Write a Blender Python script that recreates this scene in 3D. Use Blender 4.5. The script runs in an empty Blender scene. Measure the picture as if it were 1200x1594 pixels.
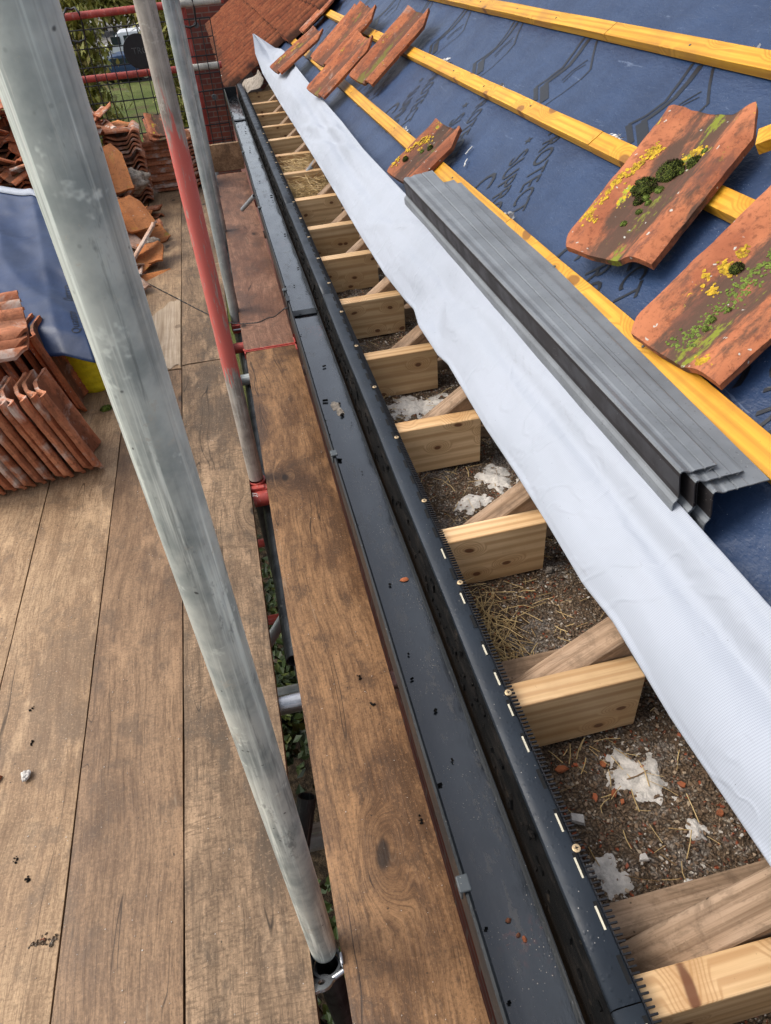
import bpy, bmesh, math, random
from mathutils import Vector, Matrix, noise as mnoise
R_ = math.radians
sin, cos, pi = math.sin, math.cos, math.pi

# ------------------------------------------------------------------ camera, world, sun, exposure
scn = bpy.context.scene
COL = scn.collection
cd = bpy.data.cameras.new("camera"); cam = bpy.data.objects.new("camera", cd); COL.objects.link(cam)
cd.sensor_fit = 'VERTICAL'; cd.sensor_height = 24.0; cd.sensor_width = 18.0
cd.lens = 24 * 1100.1 / 1594
cd.clip_start = 0.02; cd.clip_end = 600
CR = Matrix(((0.9730255, 0.1915231, -0.1286087), (-0.2208488, 0.6121654, -0.7592623), (-0.0666865, 0.7671847, 0.6379502)))
cam.matrix_world = Matrix.Translation((0, 0, 1.42)) @ CR.to_4x4()
scn.camera = cam

SUN_EL, SUN_AZ = R_(50), R_(285)          # azimuth clockwise from +Y: from the left and a little ahead
w = bpy.data.worlds.new("World"); scn.world = w; w.use_nodes = True
wn = w.node_tree; wn.nodes.clear()
sky = wn.nodes.new('ShaderNodeTexSky'); sky.sky_type = 'NISHITA'; sky.sun_disc = False
sky.sun_elevation = SUN_EL; sky.sun_rotation = SUN_AZ; sky.air_density = 1.0; sky.dust_density = 4.0; sky.ozone_density = 1.0
hsv = wn.nodes.new('ShaderNodeHueSaturation'); hsv.inputs['Saturation'].default_value = 0.45
bg = wn.nodes.new('ShaderNodeBackground'); bg.inputs['Strength'].default_value = 0.15
wo = wn.nodes.new('ShaderNodeOutputWorld')
wn.links.new(sky.outputs[0], hsv.inputs['Color']); wn.links.new(hsv.outputs[0], bg.inputs[0]); wn.links.new(bg.outputs[0], wo.inputs[0])
sd = bpy.data.lights.new("sun", 'SUN'); sd.energy = 1.1; sd.angle = R_(35); sd.color = (1.0, 0.955, 0.89)
so = bpy.data.objects.new("sun", sd); COL.objects.link(so)
sdir = Vector((sin(SUN_AZ) * cos(SUN_EL), cos(SUN_AZ) * cos(SUN_EL), sin(SUN_EL)))
so.rotation_euler = sdir.to_track_quat('Z', 'Y').to_euler(); so.location = sdir * 20
scn.view_settings.view_transform = 'Standard'; scn.view_settings.look = 'None'
scn.view_settings.exposure = 0.62; scn.view_settings.gamma = 1.0
try: scn.view_settings.use_curve_mapping = False
except Exception: pass
scn.cycles.max_bounces = 6

# ------------------------------------------------------------------ roof frame
AL = R_(35)
E0 = Vector((.276, 0, .47)); U = Vector((cos(AL), 0, sin(AL))); N = Vector((-sin(AL), 0, cos(AL)))
def rp(s, y, h=0.0):                     # slope distance, along the eaves, height off the membrane
    return E0 + U * s + N * h + Vector((0, y, 0))

# ------------------------------------------------------------------ node helper
class NT:
    def __init__(s, name):
        s.m = bpy.data.materials.new(name); s.m.use_nodes = True
        s.t = s.m.node_tree; s.t.nodes.clear()
        s.out = s.n('ShaderNodeOutputMaterial'); s.b = s.n('ShaderNodeBsdfPrincipled')
        s.t.links.new(s.b.outputs[0], s.out.inputs[0])
        s.tc = s.n('ShaderNodeTexCoord'); s._bump = None
    def n(s, k, **kw):
        x = s.t.nodes.new(k)
        for a, v in kw.items(): setattr(x, a, v)
        return x
    def L(s, a, b): s.t.links.new(a, b)
    def put(s, sock, v):
        if hasattr(v, 'is_linked') or isinstance(v, bpy.types.NodeSocket): s.L(v, sock)
        elif isinstance(v, (tuple, list)) and len(v) == 3 and sock.type == 'RGBA': sock.default_value = (*v, 1)
        else: sock.default_value = v
    def obj(s, scale=(1, 1, 1), rand=True, kind='Object'):
        mp = s.n('ShaderNodeMapping'); mp.inputs['Scale'].default_value = scale
        src = s.tc.outputs[kind]
        if rand:
            oi = s.n('ShaderNodeObjectInfo'); va = s.n('ShaderNodeVectorMath', operation='MULTIPLY_ADD')
            cb = s.n('ShaderNodeCombineXYZ'); s.L(oi.outputs['Random'], cb.inputs[0]); s.L(oi.outputs['Random'], cb.inputs[1]); s.L(oi.outputs['Random'], cb.inputs[2])
            va.inputs[1].default_value = (37., 53., 71.); s.L(cb.outputs[0], va.inputs[0]); s.L(src, va.inputs[2]); src = va.outputs[0]
        s.L(src, mp.inputs['Vector']); return mp.outputs[0]
    def scl(s, vec, scale):
        mp = s.n('ShaderNodeMapping'); mp.inputs['Scale'].default_value = scale; s.L(vec, mp.inputs['Vector']); return mp.outputs[0]
    def rnd(s): return s.n('ShaderNodeObjectInfo').outputs['Random']
    def noise(s, vec, scale, detail=4, rough=.55, dist=0.):
        x = s.n('ShaderNodeTexNoise'); s.L(vec, x.inputs['Vector'])
        x.inputs['Scale'].default_value = scale; x.inputs['Detail'].default_value = detail
        x.inputs['Roughness'].default_value = rough; x.inputs['Distortion'].default_value = dist
        return x.outputs['Fac']
    def noisec(s, vec, scale, detail=2):
        x = s.n('ShaderNodeTexNoise'); s.L(vec, x.inputs['Vector']); x.inputs['Scale'].default_value = scale; x.inputs['Detail'].default_value = detail
        return x.outputs['Color']
    def vor(s, vec, scale, feat='F1', out='Distance', rand=1.0):
        x = s.n('ShaderNodeTexVoronoi', feature=feat); s.L(vec, x.inputs['Vector']); x.inputs['Scale'].default_value = scale
        if 'Randomness' in x.inputs: x.inputs['Randomness'].default_value = rand
        return x.outputs[out]
    def vor2(s, vec, scale, a, b, keep=1.):
        q = s.xyz(vec); cb = s.n('ShaderNodeCombineXYZ'); s.L(q[a], cb.inputs[0]); s.L(q[b], cb.inputs[1])
        x = s.n('ShaderNodeTexVoronoi', voronoi_dimensions='2D'); s.L(cb.outputs[0], x.inputs['Vector']); x.inputs['Scale'].default_value = scale
        if keep >= 1: return x.outputs['Distance']
        return s.math('ADD', x.outputs['Distance'], s.ramp(s.xyz(x.outputs['Color'])[0], keep, keep + .01, 0., .6))
    def ramp(s, f, a, b, lo=0., hi=1.):
        x = s.n('ShaderNodeMapRange'); s.put(x.inputs[0], f); x.inputs[1].default_value = a; x.inputs[2].default_value = b
        x.inputs[3].default_value = lo; x.inputs[4].default_value = hi; x.interpolation_type = 'SMOOTHSTEP'; return x.outputs[0]
    def mix(s, f, a, b, blend='MIX'):
        x = s.n('ShaderNodeMix', data_type='RGBA', blend_type=blend)
        s.put(x.inputs[0], f); s.put(x.inputs[6], a); s.put(x.inputs[7], b); return x.outputs[2]
    def math(s, op, a, b=0.):
        x = s.n('ShaderNodeMath', operation=op); s.put(x.inputs[0], a); s.put(x.inputs[1], b); return x.outputs[0]
    def xyz(s, vec):
        x = s.n('ShaderNodeSeparateXYZ'); s.L(vec, x.inputs[0]); return x.outputs
    def warp(s, vec, scale, amt):
        c = s.noisec(vec, scale); v = s.n('ShaderNodeVectorMath', operation='MULTIPLY_ADD')
        v.inputs[1].default_value = (amt, amt, amt); s.L(c, v.inputs[0]); s.L(vec, v.inputs[2]); return v.outputs[0]
    def bump(s, h, strength=.5, dist=.002):
        x = s.n('ShaderNodeBump'); x.inputs['Strength'].default_value = strength; x.inputs['Distance'].default_value = dist
        s.put(x.inputs['Height'], h)
        if s._bump: s.L(s._bump, x.inputs['Normal'])
        s._bump = x.outputs[0]
    def done(s, col, rough=.7, metal=0., spec=.5, coat=0., coatr=.08):
        s.put(s.b.inputs['Base Color'], col); s.put(s.b.inputs['Roughness'], rough); s.put(s.b.inputs['Metallic'], metal)
        s.b.inputs['Specular IOR Level'].default_value = spec
        if coat: s.b.inputs['Coat Weight'].default_value = coat; s.b.inputs['Coat Roughness'].default_value = coatr; s.b.inputs['Coat IOR'].default_value = 1.6
        if s._bump: s.L(s._bump, s.b.inputs['Normal'])
        return s.m

def wood_mat(name, dark, mid, light, axis=1, knots=1., stain=(.03, .025, .02), stain_amt=.5, rough=.75, vary=.25, ring=1., knot_col=(.05, .02, .008), tint=None, pale=0., fibre=1., kscale=5.5, kax=2, kr=.055, rough_sawn=0.):
    n = NT(name)
    a = [1., 1., 1.]; a[axis] = .09
    g = n.obj(tuple(a)); full = n.obj()
    # knots: few cells stretched along the grain
    k3 = [1., 1., 1.]; k3[axis] = .6
    kv = n.obj(tuple(k3)); oax = [i for i in range(3) if i != kax]; kd = n.vor2(n.warp(kv, 9, .03), kscale, oax[0], oax[1])
    kn = n.ramp(kd, kr, kr * 1.6, 1., 0.); halo = n.ramp(kd, kr, .32, 1., 0.)
    # growth rings: warped bands
    wv = n.n('ShaderNodeVectorMath', operation='MULTIPLY_ADD'); cb = n.n('ShaderNodeCombineXYZ')
    for i in range(3): n.L(n.math('MULTIPLY', halo, .05 * knots), cb.inputs[i])
    wv.inputs[1].default_value = (1, 1, 1); n.L(cb.outputs[0], wv.inputs[0]); n.L(n.warp(g, 3.0, .07), wv.inputs[2])
    sx = n.xyz(wv.outputs[0]); oth = [i for i in range(3) if i != axis]
    u = n.math('ADD', sx[oth[0]], n.math('MULTIPLY', sx[oth[1]], .7))
    band = n.math('SINE', n.math('MULTIPLY', u, 330.)); band = n.ramp(band, -.3, 1., 0., 1.)
    ff = [1., 1., 1.]; ff[axis] = .02; fv = n.obj(tuple(ff))
    fib = n.noise(fv, 420, 3, .6); fib2 = n.noise(fv, 110, 3, .6, .3); blot = n.noise(full, 5.5, 6, .65); blot2 = n.noise(g, 16, 5, .6)
    c = n.mix(n.ramp(blot2, .3, .7), mid, light)
    c = n.mix(n.math('MULTIPLY', band, .42 * ring), c, dark)
    c = n.mix(n.ramp(fib2, .45, .72, 0., .6 * fibre), c, dark)
    c = n.mix(n.ramp(fib, .5, .75, 0., .45 * fibre), c, dark)
    if pale: c = n.mix(n.ramp(n.noise(g, 30, 5, .7, .8), .60, .72, 0., pale), c, (.42, .33, .24))
    c = n.mix(n.ramp(blot, .42, .72, 0., stain_amt), c, stain)
    if rough_sawn:
        saw = n.noise(n.warp(n.obj((.35, 1.3, 1)), 4, .15), 75, 3, .7); c = n.mix(n.ramp(saw, .52, .66, 0., .45 * rough_sawn), c, tuple(x * .35 for x in mid))
        big = n.noise(n.warp(full, 3, .25), 11, 6, .75); c = n.mix(n.ramp(big, .50, .64, 0., .7 * rough_sawn), c, tuple(x * .38 for x in mid))
        c = n.mix(n.ramp(n.noise(n.warp(full, 5, .2), 21, 6, .8), .56, .68, 0., .5 * rough_sawn), c, light)
        c = n.mix(n.ramp(n.vor(n.warp(full, 20, .03), 26), .035, .07, .8, 0.), c, tuple(x * .3 for x in dark))
        n.bump(saw, .5, .003); n.bump(big, .4, .004)
    if tint is not None: c = n.mix(n.ramp(n.noise(full, 2.3, 3), .45, .65, 0., .5), c, tint)
    c = n.mix(n.math('MULTIPLY', halo, .35 * knots), c, dark)
    c = n.mix(n.math('MULTIPLY', kn, min(1., .9 * knots)), c, knot_col)
    spk = n.vor(full, 95); c = n.mix(n.ramp(spk, .05, .11, .55, 0.), c, stain)
    h = n.n('ShaderNodeHueSaturation'); h.inputs['Saturation'].default_value = 1.
    n.L(c, h.inputs['Color']); n.L(n.ramp(n.rnd(), 0., 1., 1 - vary, 1 + vary), h.inputs['Value'])
    n.bump(fib2, .35 * fibre, .0012); n.bump(fib, .25 * fibre, .0006); n.bump(blot, .2, .003)
    return n.done(h.outputs[0], n.ramp(blot, .3, .7, rough, rough - .12), spec=.35)

def old_board(name, dark, mid, light, stain, sawn=1., rough=.65, knots=1., crack=1., pale=.5, pale_col=(.40, .30, .20)):
    """weathered scaffold board: swirling grain, soft stains, fine mottling, knots, checks"""
    n = NT(name); full = n.obj()
    kd = n.vor2(n.warp(n.scl(full, (1, .5, 1)), 9, .045), 4.6, 0, 1, .38); halo = n.ramp(kd, .05, .30, 1., 0.)
    cb = n.n('ShaderNodeCombineXYZ'); n.L(n.math('MULTIPLY', halo, .09), cb.inputs[0])
    va = n.n('ShaderNodeVectorMath', operation='ADD'); n.L(n.warp(full, 1.6, .09), va.inputs[0]); n.L(cb.outputs[0], va.inputs[1])
    grain = va.outputs[0]
    f1 = n.noise(n.scl(grain, (1, .05, 1)), 170, 5, .7); f2 = n.noise(n.scl(grain, (1, .03, 1)), 52, 4, .65); f3 = n.noise(n.scl(grain, (1, .14, 1)), 330, 3, .7)
    mot = n.noise(full, 190, 3, .7); b1 = n.noise(n.warp(n.scl(full, (1, .6, 1)), 3, .2), 4.2, 7, .62); b2 = n.noise(n.warp(n.scl(full, (1, .7, 1)), 6, .15), 15, 6, .7)
    c = n.mix(n.ramp(b1, .40, .60), light, mid)
    c = n.mix(n.ramp(f2, .40, .66, 0., .45), c, dark)
    c = n.mix(n.ramp(f1, .46, .64, 0., .55), c, dark)
    c = n.mix(n.ramp(f3, .50, .66, 0., .40), c, tuple(x * .7 for x in dark))
    c = n.mix(n.ramp(f1, .30, .42, .35, 0.), c, light)
    c = n.mix(n.ramp(b2, .50, .66, 0., .60), c, stain)
    c = n.mix(n.ramp(b1, .53, .62, 0., .5), c, stain); b3 = n.noise(n.warp(n.scl(grain, (1, .3, 1)), 3, .1), 9, 5, .7); c = n.mix(n.ramp(b3, .54, .66, 0., .55), c, tuple(min(1, x * 1.35) for x in light)); c = n.mix(n.ramp(b3, .34, .46, .5, 0.), c, dark)
    saw = n.noise(n.warp(n.scl(full, (.30, 1.4, 1)), 4, .2), 95, 3, .75); c = n.mix(n.ramp(saw, .50, .62, 0., .50 * sawn), c, tuple(x * .45 for x in mid))
    c = n.mix(n.ramp(mot, .50, .66, 0., .45), c, tuple(x * .45 for x in mid)); c = n.mix(n.ramp(mot, .34, .44, .28, 0.), c, tuple(min(1, x * 1.35) for x in light))
    c = n.mix(n.ramp(n.noise(n.scl(grain, (1, .07, 1)), 26, 5, .75), .63, .72, 0., pale), c, pale_col)
    ck = n.math('ABSOLUTE', n.math('SUBTRACT', n.noise(n.scl(grain, (1, .035, 1)), 9, 2, .5), .5)); ckm = n.math('MULTIPLY', n.ramp(ck, .0, .0035, 1., 0.), n.ramp(n.noise(full, 2.5, 2), .48, .56))
    c = n.mix(n.math('MULTIPLY', ckm, .85 * crack), c, tuple(x * .25 for x in dark))
    c = n.mix(n.math('MULTIPLY', halo, .35 * knots), c, dark)
    kn = n.ramp(kd, .035, .075, 1., 0.); c = n.mix(n.math('MULTIPLY', kn, .85 * knots), c, tuple(x * .35 for x in stain))
    c = n.mix(n.ramp(n.vor(n.warp(full, 25, .02), 31), .04, .075, .8, 0.), c, tuple(x * .35 for x in stain))
    h = n.n('ShaderNodeHueSaturation'); n.L(c, h.inputs['Color']); n.L(n.ramp(n.rnd(), 0., 1., .92, 1.08), h.inputs['Value'])
    n.bump(f1, .45, .0016); n.bump(mot, .3, .001); n.bump(saw, .4 * sawn, .002); n.bump(ckm, -.5, .003); n.bump(b2, .3, .004)
    return n.done(h.outputs[0], n.ramp(b1, .3, .7, rough, rough - .14), spec=.35)

M = {}
M['board'] = old_board('old_scaffold_board', (.055, .025, .010), (.160, .082, .036), (.295, .162, .074), (.050, .029, .017), sawn=.25, rough=.55, pale=.35)
M['board_light'] = old_board('dry_scaffold_board', (.17, .098, .052), (.36, .225, .122), (.49, .33, .19), (.17, .115, .072), sawn=.5, rough=.7, pale=.4)
M['board_brown'] = old_board('smooth_brown_board', (.098, .053, .027), (.235, .138, .074), (.35, .217, .12), (.11, .073, .046), sawn=.35, rough=.62, pale=.6)
M['board_grey'] = old_board('grey_scaffold_board', (.062, .040, .024), (.205, .130, .075), (.345, .230, .138), (.072, .056, .040), sawn=1.1, rough=.8, pale=.3)
M['board_red'] = old_board('reddish_scaffold_board', (.09, .040, .025), (.195, .096, .058), (.29, .158, .102), (.075, .048, .035), sawn=.7, rough=.6, pale=.4)
M['pine'] = wood_mat('fresh_pine', (.40, .20, .075), (.62, .385, .18), (.77, .535, .30), axis=0, knots=1., stain=(.40, .24, .11), stain_amt=.35, vary=.13, ring=1.25, rough=.55, knot_col=(.13, .045, .02), fibre=.6, kscale=13., kax=1, kr=.055)
M['batten'] = wood_mat('yellow_treated_batten', (.40, .165, .006), (.66, .32, .018), (.75, .41, .045), axis=1, knots=.9, stain=(.36, .14, .008), stain_amt=.5, vary=.09, ring=1.3, rough=.55, knot_col=(.20, .075, .01), fibre=.6, kscale=7., kr=.07)
M['rafter'] = wood_mat('aged_rafter_wood', (.13, .075, .04), (.29, .185, .11), (.43, .30, .20), axis=0, knots=.5, stain=(.16, .10, .06), stain_amt=.5, vary=.12, ring=.5, rough=.9, fibre=1.2, rough_sawn=.8)
M['board_pale'] = wood_mat('mortar_dusted_board', (.22, .14, .08), (.46, .35, .24), (.58, .47, .35), axis=1, knots=.5, stain=(.2, .13, .08), stain_amt=.4, vary=.0, ring=.4, pale=.3, rough=.85)

def galv(name, base, dark, red=None, redlo=0., redhi=0., rough=.45, metal=.55, scratch=.5, splash=.8):
    n = NT(name); v = n.obj(); st = n.obj((1, 1, .035))
    a = n.noise(v, 14, 5, .6); b = n.noise(st, 90, 4, .6); sp = n.vor(v, 60); fine = n.noise(v, 260, 3)
    c = n.mix(n.ramp(a, .35, .68), base, dark)
    c = n.mix(n.ramp(b, .5, .72, 0., scratch), c, tuple(min(1, x * 1.5) for x in base))
    c = n.mix(n.ramp(n.noise(st, 40, 4, .7), .58, .7, 0., .55), c, tuple(x * .5 for x in dark))
    c = n.mix(n.ramp(sp, .04, .12, .35, 0.), c, tuple(x * .55 for x in dark))
    c = n.mix(n.ramp(n.noise(v, 22, 4, .7), .62, .70, 0., .7), c, tuple(min(1, x * 1.35) for x in base))
    lo_ = n.noise(n.obj((1, 1, .06)), 55, 5, .75); c = n.mix(n.ramp(lo_, .56, .64, 0., .65 * scratch), c, (.60, .62, .56)); c = n.mix(n.ramp(lo_, .34, .44, .6 * scratch, 0.), c, tuple(x * .55 for x in dark))
    c = n.mix(n.ramp(n.noise(n.obj((1, 1, .04)), 30, 4, .7), .63, .68, 0., .35 * scratch), c, (.42, .24, .22))
    c = n.mix(n.ramp(n.noise(n.warp(v, 20, .03), 30, 6, .8), .60, .66, 0., .55 * splash), c, (.56, .55, .47))
    c = n.mix(n.ramp(n.noise(n.obj((1, 1, .35)), 17, 6, .8), .58, .68, 0., .5 * splash), c, tuple(x * .45 for x in dark))
    c = n.mix(n.ramp(n.vor(n.warp(v, 30, .02), 42), .05, .10, .7 * splash, 0.), c, (.09, .095, .09))
    met = metal
    if red is not None:
        z = n.xyz(n.tc.outputs['Object'])[2]
        e = n.math('ADD', z, n.math('MULTIPLY', n.math('SUBTRACT', n.noise(n.obj((1, 1, .12)), 60, 4, .7), .5), .55))
        m1 = n.math('MULTIPLY', n.ramp(e, redlo - .02, redlo + .02), n.ramp(e, redhi - .03, redhi + .03, 1., 0.))
        m1 = n.math('MULTIPLY', m1, n.ramp(n.noise(n.obj((1, 1, .12)), 70, 5, .8), .54, .64, 1., .1))
        c = n.mix(m1, c, red); met = n.math('MULTIPLY', n.math('SUBTRACT', 1., m1), metal)
    n.bump(fine, .2, .0008); n.bump(b, .15, .001)
    return n.done(c, n.ramp(a, .3, .7, rough, rough + .15), met, .5)
RED = (.56, .12, .095)
M['galv'] = galv('galvanised_tube', (.46, .49, .475), (.29, .325, .32), rough=.42, metal=.45)
M['galv_near'] = galv('weathered_galvanised_tube', (.62, .66, .60), (.33, .37, .35), rough=.45, metal=.25, scratch=1., splash=1.3)
M['galv_dark'] = galv('dark_steel_tube', (.10, .11, .115), (.05, .055, .06), rough=.5, metal=.5)
M['worn_red'] = galv('worn_grey_tube_with_red_band', (.40, .36, .31), (.21, .19, .165), RED, .40, 1.06, rough=.62, metal=.1, scratch=.6)
M['paint_red'] = galv('red_painted_steel', (.46, .07, .05), (.30, .04, .032), rough=.48, metal=0., scratch=.25, splash=.4)
M['cream_tube'] = galv('cream_grey_tube', (.50, .49, .43), (.36, .35, .31), rough=.5, metal=.1)
M['chrome'] = galv('bright_zinc_fitting', (.48, .49, .51), (.35, .36, .38), rough=.25, metal=.9)

# gutter plastic (dry, wet floor with silt and drops)
def plastic(name, base, rough=.38, spec=.5, dirt=(.02, .02, .018), dirt_amt=.3, drops=True, dust=None):
    n = NT(name); v = n.obj(rand=False)
    c = n.mix(n.ramp(n.noise(v, 9, 5, .6), .35, .7), base, tuple(x * .75 for x in base))
    c = n.mix(n.ramp(n.noise(v, 60, 5, .75), .56, .68, 0., dirt_amt), c, dirt)
    if dust: c = n.mix(n.ramp(n.noise(n.obj((1, .2, 1), rand=False), 18, 5, .7), .5, .75, 0., .6), c, dust)
    d = n.vor(n.warp(v, 30, .01), 85); c = n.mix(n.ramp(d, .09, .16, .6, 0.), c, tuple(x * .35 for x in base))
    wsp = n.vor(v, 150); msk = n.ramp(n.noise(v, 25, 3), .5, .62); c = n.mix(n.math('MULTIPLY', n.ramp(wsp, .06, .12, 1., 0.), msk), c, (.45, .42, .38))
    if drops: n.bump(n.ramp(n.vor(n.warp(v, 40, .008), 120), .1, .35, 1., 0.), .25, .0015)
    n.bump(n.noise(v, 35, 3), .12, .002)
    return n.done(c, n.ramp(n.noise(v, 14, 4), .35, .65, rough, rough + .18), 0., spec)
M['gutter'] = plastic('dark_grey_gutter_plastic', (.016, .019, .022), .33, .4)
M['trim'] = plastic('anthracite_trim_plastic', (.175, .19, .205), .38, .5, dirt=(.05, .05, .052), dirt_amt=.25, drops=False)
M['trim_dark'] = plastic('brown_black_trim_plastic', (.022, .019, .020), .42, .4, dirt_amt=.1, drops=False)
M['bracket'] = plastic('grey_bracket_plastic', (.075, .085, .09), .45, .4, drops=False)
M['vent'] = plastic('blue_grey_vent_plastic', (.022, .029, .039), .42, .4, dirt_amt=.15)
def gutter_floor():
    n = NT('wet_gutter_floor'); v = n.obj(rand=False); xs = n.xyz(n.tc.outputs['Object'])
    c = n.mix(n.ramp(n.noise(v, 6, 5, .6), .35, .7), (.019, .024, .029), (.009, .011, .014))
    sil = n.noise(n.obj((1, .35, 1), rand=False), 42, 6, .75)
    edge = n.ramp(xs[0], .135, .165, 1., 0.)
    zone = n.math('MULTIPLY', n.ramp(n.noise(v, 3.1, 2), .36, .56), .95)
    m = n.math('MULTIPLY', n.ramp(n.math('ADD', sil, n.math('MULTIPLY', edge, .16)), .55, .62), n.math('MAXIMUM', zone, edge))
    c = n.mix(n.math('MULTIPLY', m, .8), c, (.035, .032, .028))
    rust = n.math('MULTIPLY', n.ramp(n.noise(v, 4, 5, .7), .60, .70), n.ramp(n.noise(v, 120, 3), .5, .6))
    c = n.mix(n.math('MULTIPLY', rust, .5), c, (.13, .04, .03))
    g = n.math('MULTIPLY', n.ramp(n.vor(v, 210), .1, .18, 1., 0.), n.ramp(n.noise(v, 17, 3), .48, .6))
    c = n.mix(n.math('MULTIPLY', g, .8), c, (.33, .28, .22))
    b = n.ramp(n.vor(n.warp(v, 50, .01), 62), .10, .19, 1., 0.); c = n.mix(n.math('MULTIPLY', b, .75), c, (.012, .012, .012))
    n.bump(sil, .25, .003); n.bump(g, .3, .002)
    return n.done(c, n.math('ADD', n.ramp(sil, .50, .66, .13, .42), 0.), 0., .7, .75, .12)
M['gutter_floor'] = gutter_floor()
def grime():
    n = NT('black_grimy_board'); v = n.obj((1, .25, 1)); w_ = n.obj()
    c = n.mix(n.ramp(n.noise(v, 40, 6, .7), .45, .72), (.003, .003, .003), (.022, .018, .015))
    c = n.mix(n.ramp(n.noise(w_, 16, 5, .75), .60, .7, 0., .7), c, (.06, .045, .032))
    c = n.mix(n.ramp(n.vor(w_, 150), .06, .11, .4, 0.), c, (.18, .15, .10))
    n.bump(n.noise(v, 70, 6, .8), .9, .008)
    return n.done(c, .8, 0., .12)
M['grime'] = grime()
def simple(name, col, rough=.7, var=.25, scale=30, bump=.3, dist=.002, metal=0., spec=.4, rand=True):
    n = NT(name); v = n.obj(rand=rand); f = n.noise(v, scale, 5, .65)
    c = n.mix(n.ramp(f, .3, .7), tuple(x * (1 - var) for x in col), tuple(min(1, x * (1 + var)) for x in col))
    c = n.mix(n.ramp(n.noise(v, scale * 5, 3), .55, .7, 0., var), c, tuple(x * .5 for x in col))
    if bump: n.bump(n.noise(v, scale * 3, 4), bump, dist)
    return n.done(c, rough, metal, spec)
M['black'] = simple('black_plastic', (.012, .012, .014), .5)
M['slot'] = simple('dark_slot', (.004, .004, .004), .9)
M['cream'] = simple('cream_packing', (.60, .55, .42), .7, .12)
M['screw'] = simple('brass_screw', (.62, .45, .26), .35, .15, metal=.5)
M['greypipe'] = simple('grey_plastic_pipe', (.22, .235, .25), .45, .12)
M['white'] = simple('white_chalky', (.62, .61, .58), .8, .15)
M['yellow'] = simple('yellow_plastic', (.80, .68, .02), .5, .15)
M['mortar'] = simple('pale_mortar', (.58, .54, .49), .92, .25, 60, .8, .004)
M['concrete'] = simple('old_mortar_lump', (.34, .29, .235), .95, .4, 40, 1., .006)
M['leafbed'] = None

# membrane: blue side and fabric side
def blue(name, base=(.014, .032, .080), hi=(.024, .050, .115), world=True):
    n = NT(name); v = n.obj(rand=False)
    c = n.mix(n.ramp(n.noise(v, 4, 6, .65), .3, .7), base, hi)
    c = n.mix(n.ramp(n.noise(n.warp(v, 6, .3), 9, 6, .7), .55, .75, 0., .35), c, (.035, .072, .160))
    c = n.mix(n.ramp(n.vor(v, 75), .035, .07, .75, 0.), c, (.30, .36, .46))
    c = n.mix(n.math('MULTIPLY', n.ramp(n.vor(v, 240), .08, .16, .8, 0.), n.ramp(n.noise(v, 12, 3), .45, .6)), c, (.22, .28, .38))
    scr = n.ramp(n.noise(n.obj((1, .12, 1), rand=False), 45, 4, .8, .6), .64, .70, 0., .28); c = n.mix(scr, c, (.24, .30, .42))
    n.bump(n.noise(n.obj((1, .5, 1), rand=False), 9, 6, .65), .65, .021); n.bump(n.noise(n.warp(v, 5, .4), 26, 4, .6), .25, .004); n.bump(n.noise(v, 420, 2), .2, .0006)
    return n.done(c, n.ramp(n.noise(v, 7, 4), .3, .7, .40, .55), 0., .38)
M['blue'] = blue('blue_roof_membrane')
M['blue_cover'] = simple('smooth_blue_sheet', (.016, .036, .095), .45, .22, 3, .3, .01, rand=False)
M['print'] = NT('dark_membrane_print').done((.003, .005, .010), .45, 0., .5)
def fabric():
    n = NT('pale_woven_underside'); v = n.obj(rand=False); s_ = n.xyz(n.tc.outputs['UV'])
    wa = n.math('SINE', n.math('MULTIPLY', s_[0], 2 * pi * 1 / .0024)); wb = n.math('SINE', n.math('MULTIPLY', s_[1], 2 * pi * 1 / .0034))
    wv = n.math('MULTIPLY', n.math('ADD', wa, wb), .5)
    c = n.mix(n.ramp(wv, -.6, .5), (.32, .345, .395), (.405, .435, .49))
    c = n.mix(n.ramp(n.noise(v, 7, 6, .65), .35, .7, 0., .28), c, (.29, .32, .36))
    c = n.mix(n.ramp(n.noise(n.obj((1, .3, 1), rand=False), 28, 5, .75), .60, .72, 0., .35), c, (.25, .26, .28))
    c = n.mix(n.ramp(n.vor(v, 42), .02, .045, .7, 0.), c, (.12, .11, .10))
    n.bump(wv, .08, .0004); n.bump(n.noise(n.warp(v, 6, .25), 7, 4, .5), .16, .012); n.bump(n.ramp(n.math('ABSOLUTE', n.math('SUBTRACT', n.noise(n.warp(v, 3, .3), 6, 3), .5)), 0., .04, 1., 0.), .22, .004)
    return n.done(c, .62, 0., .35)
M['fabric'] = fabric()

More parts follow.
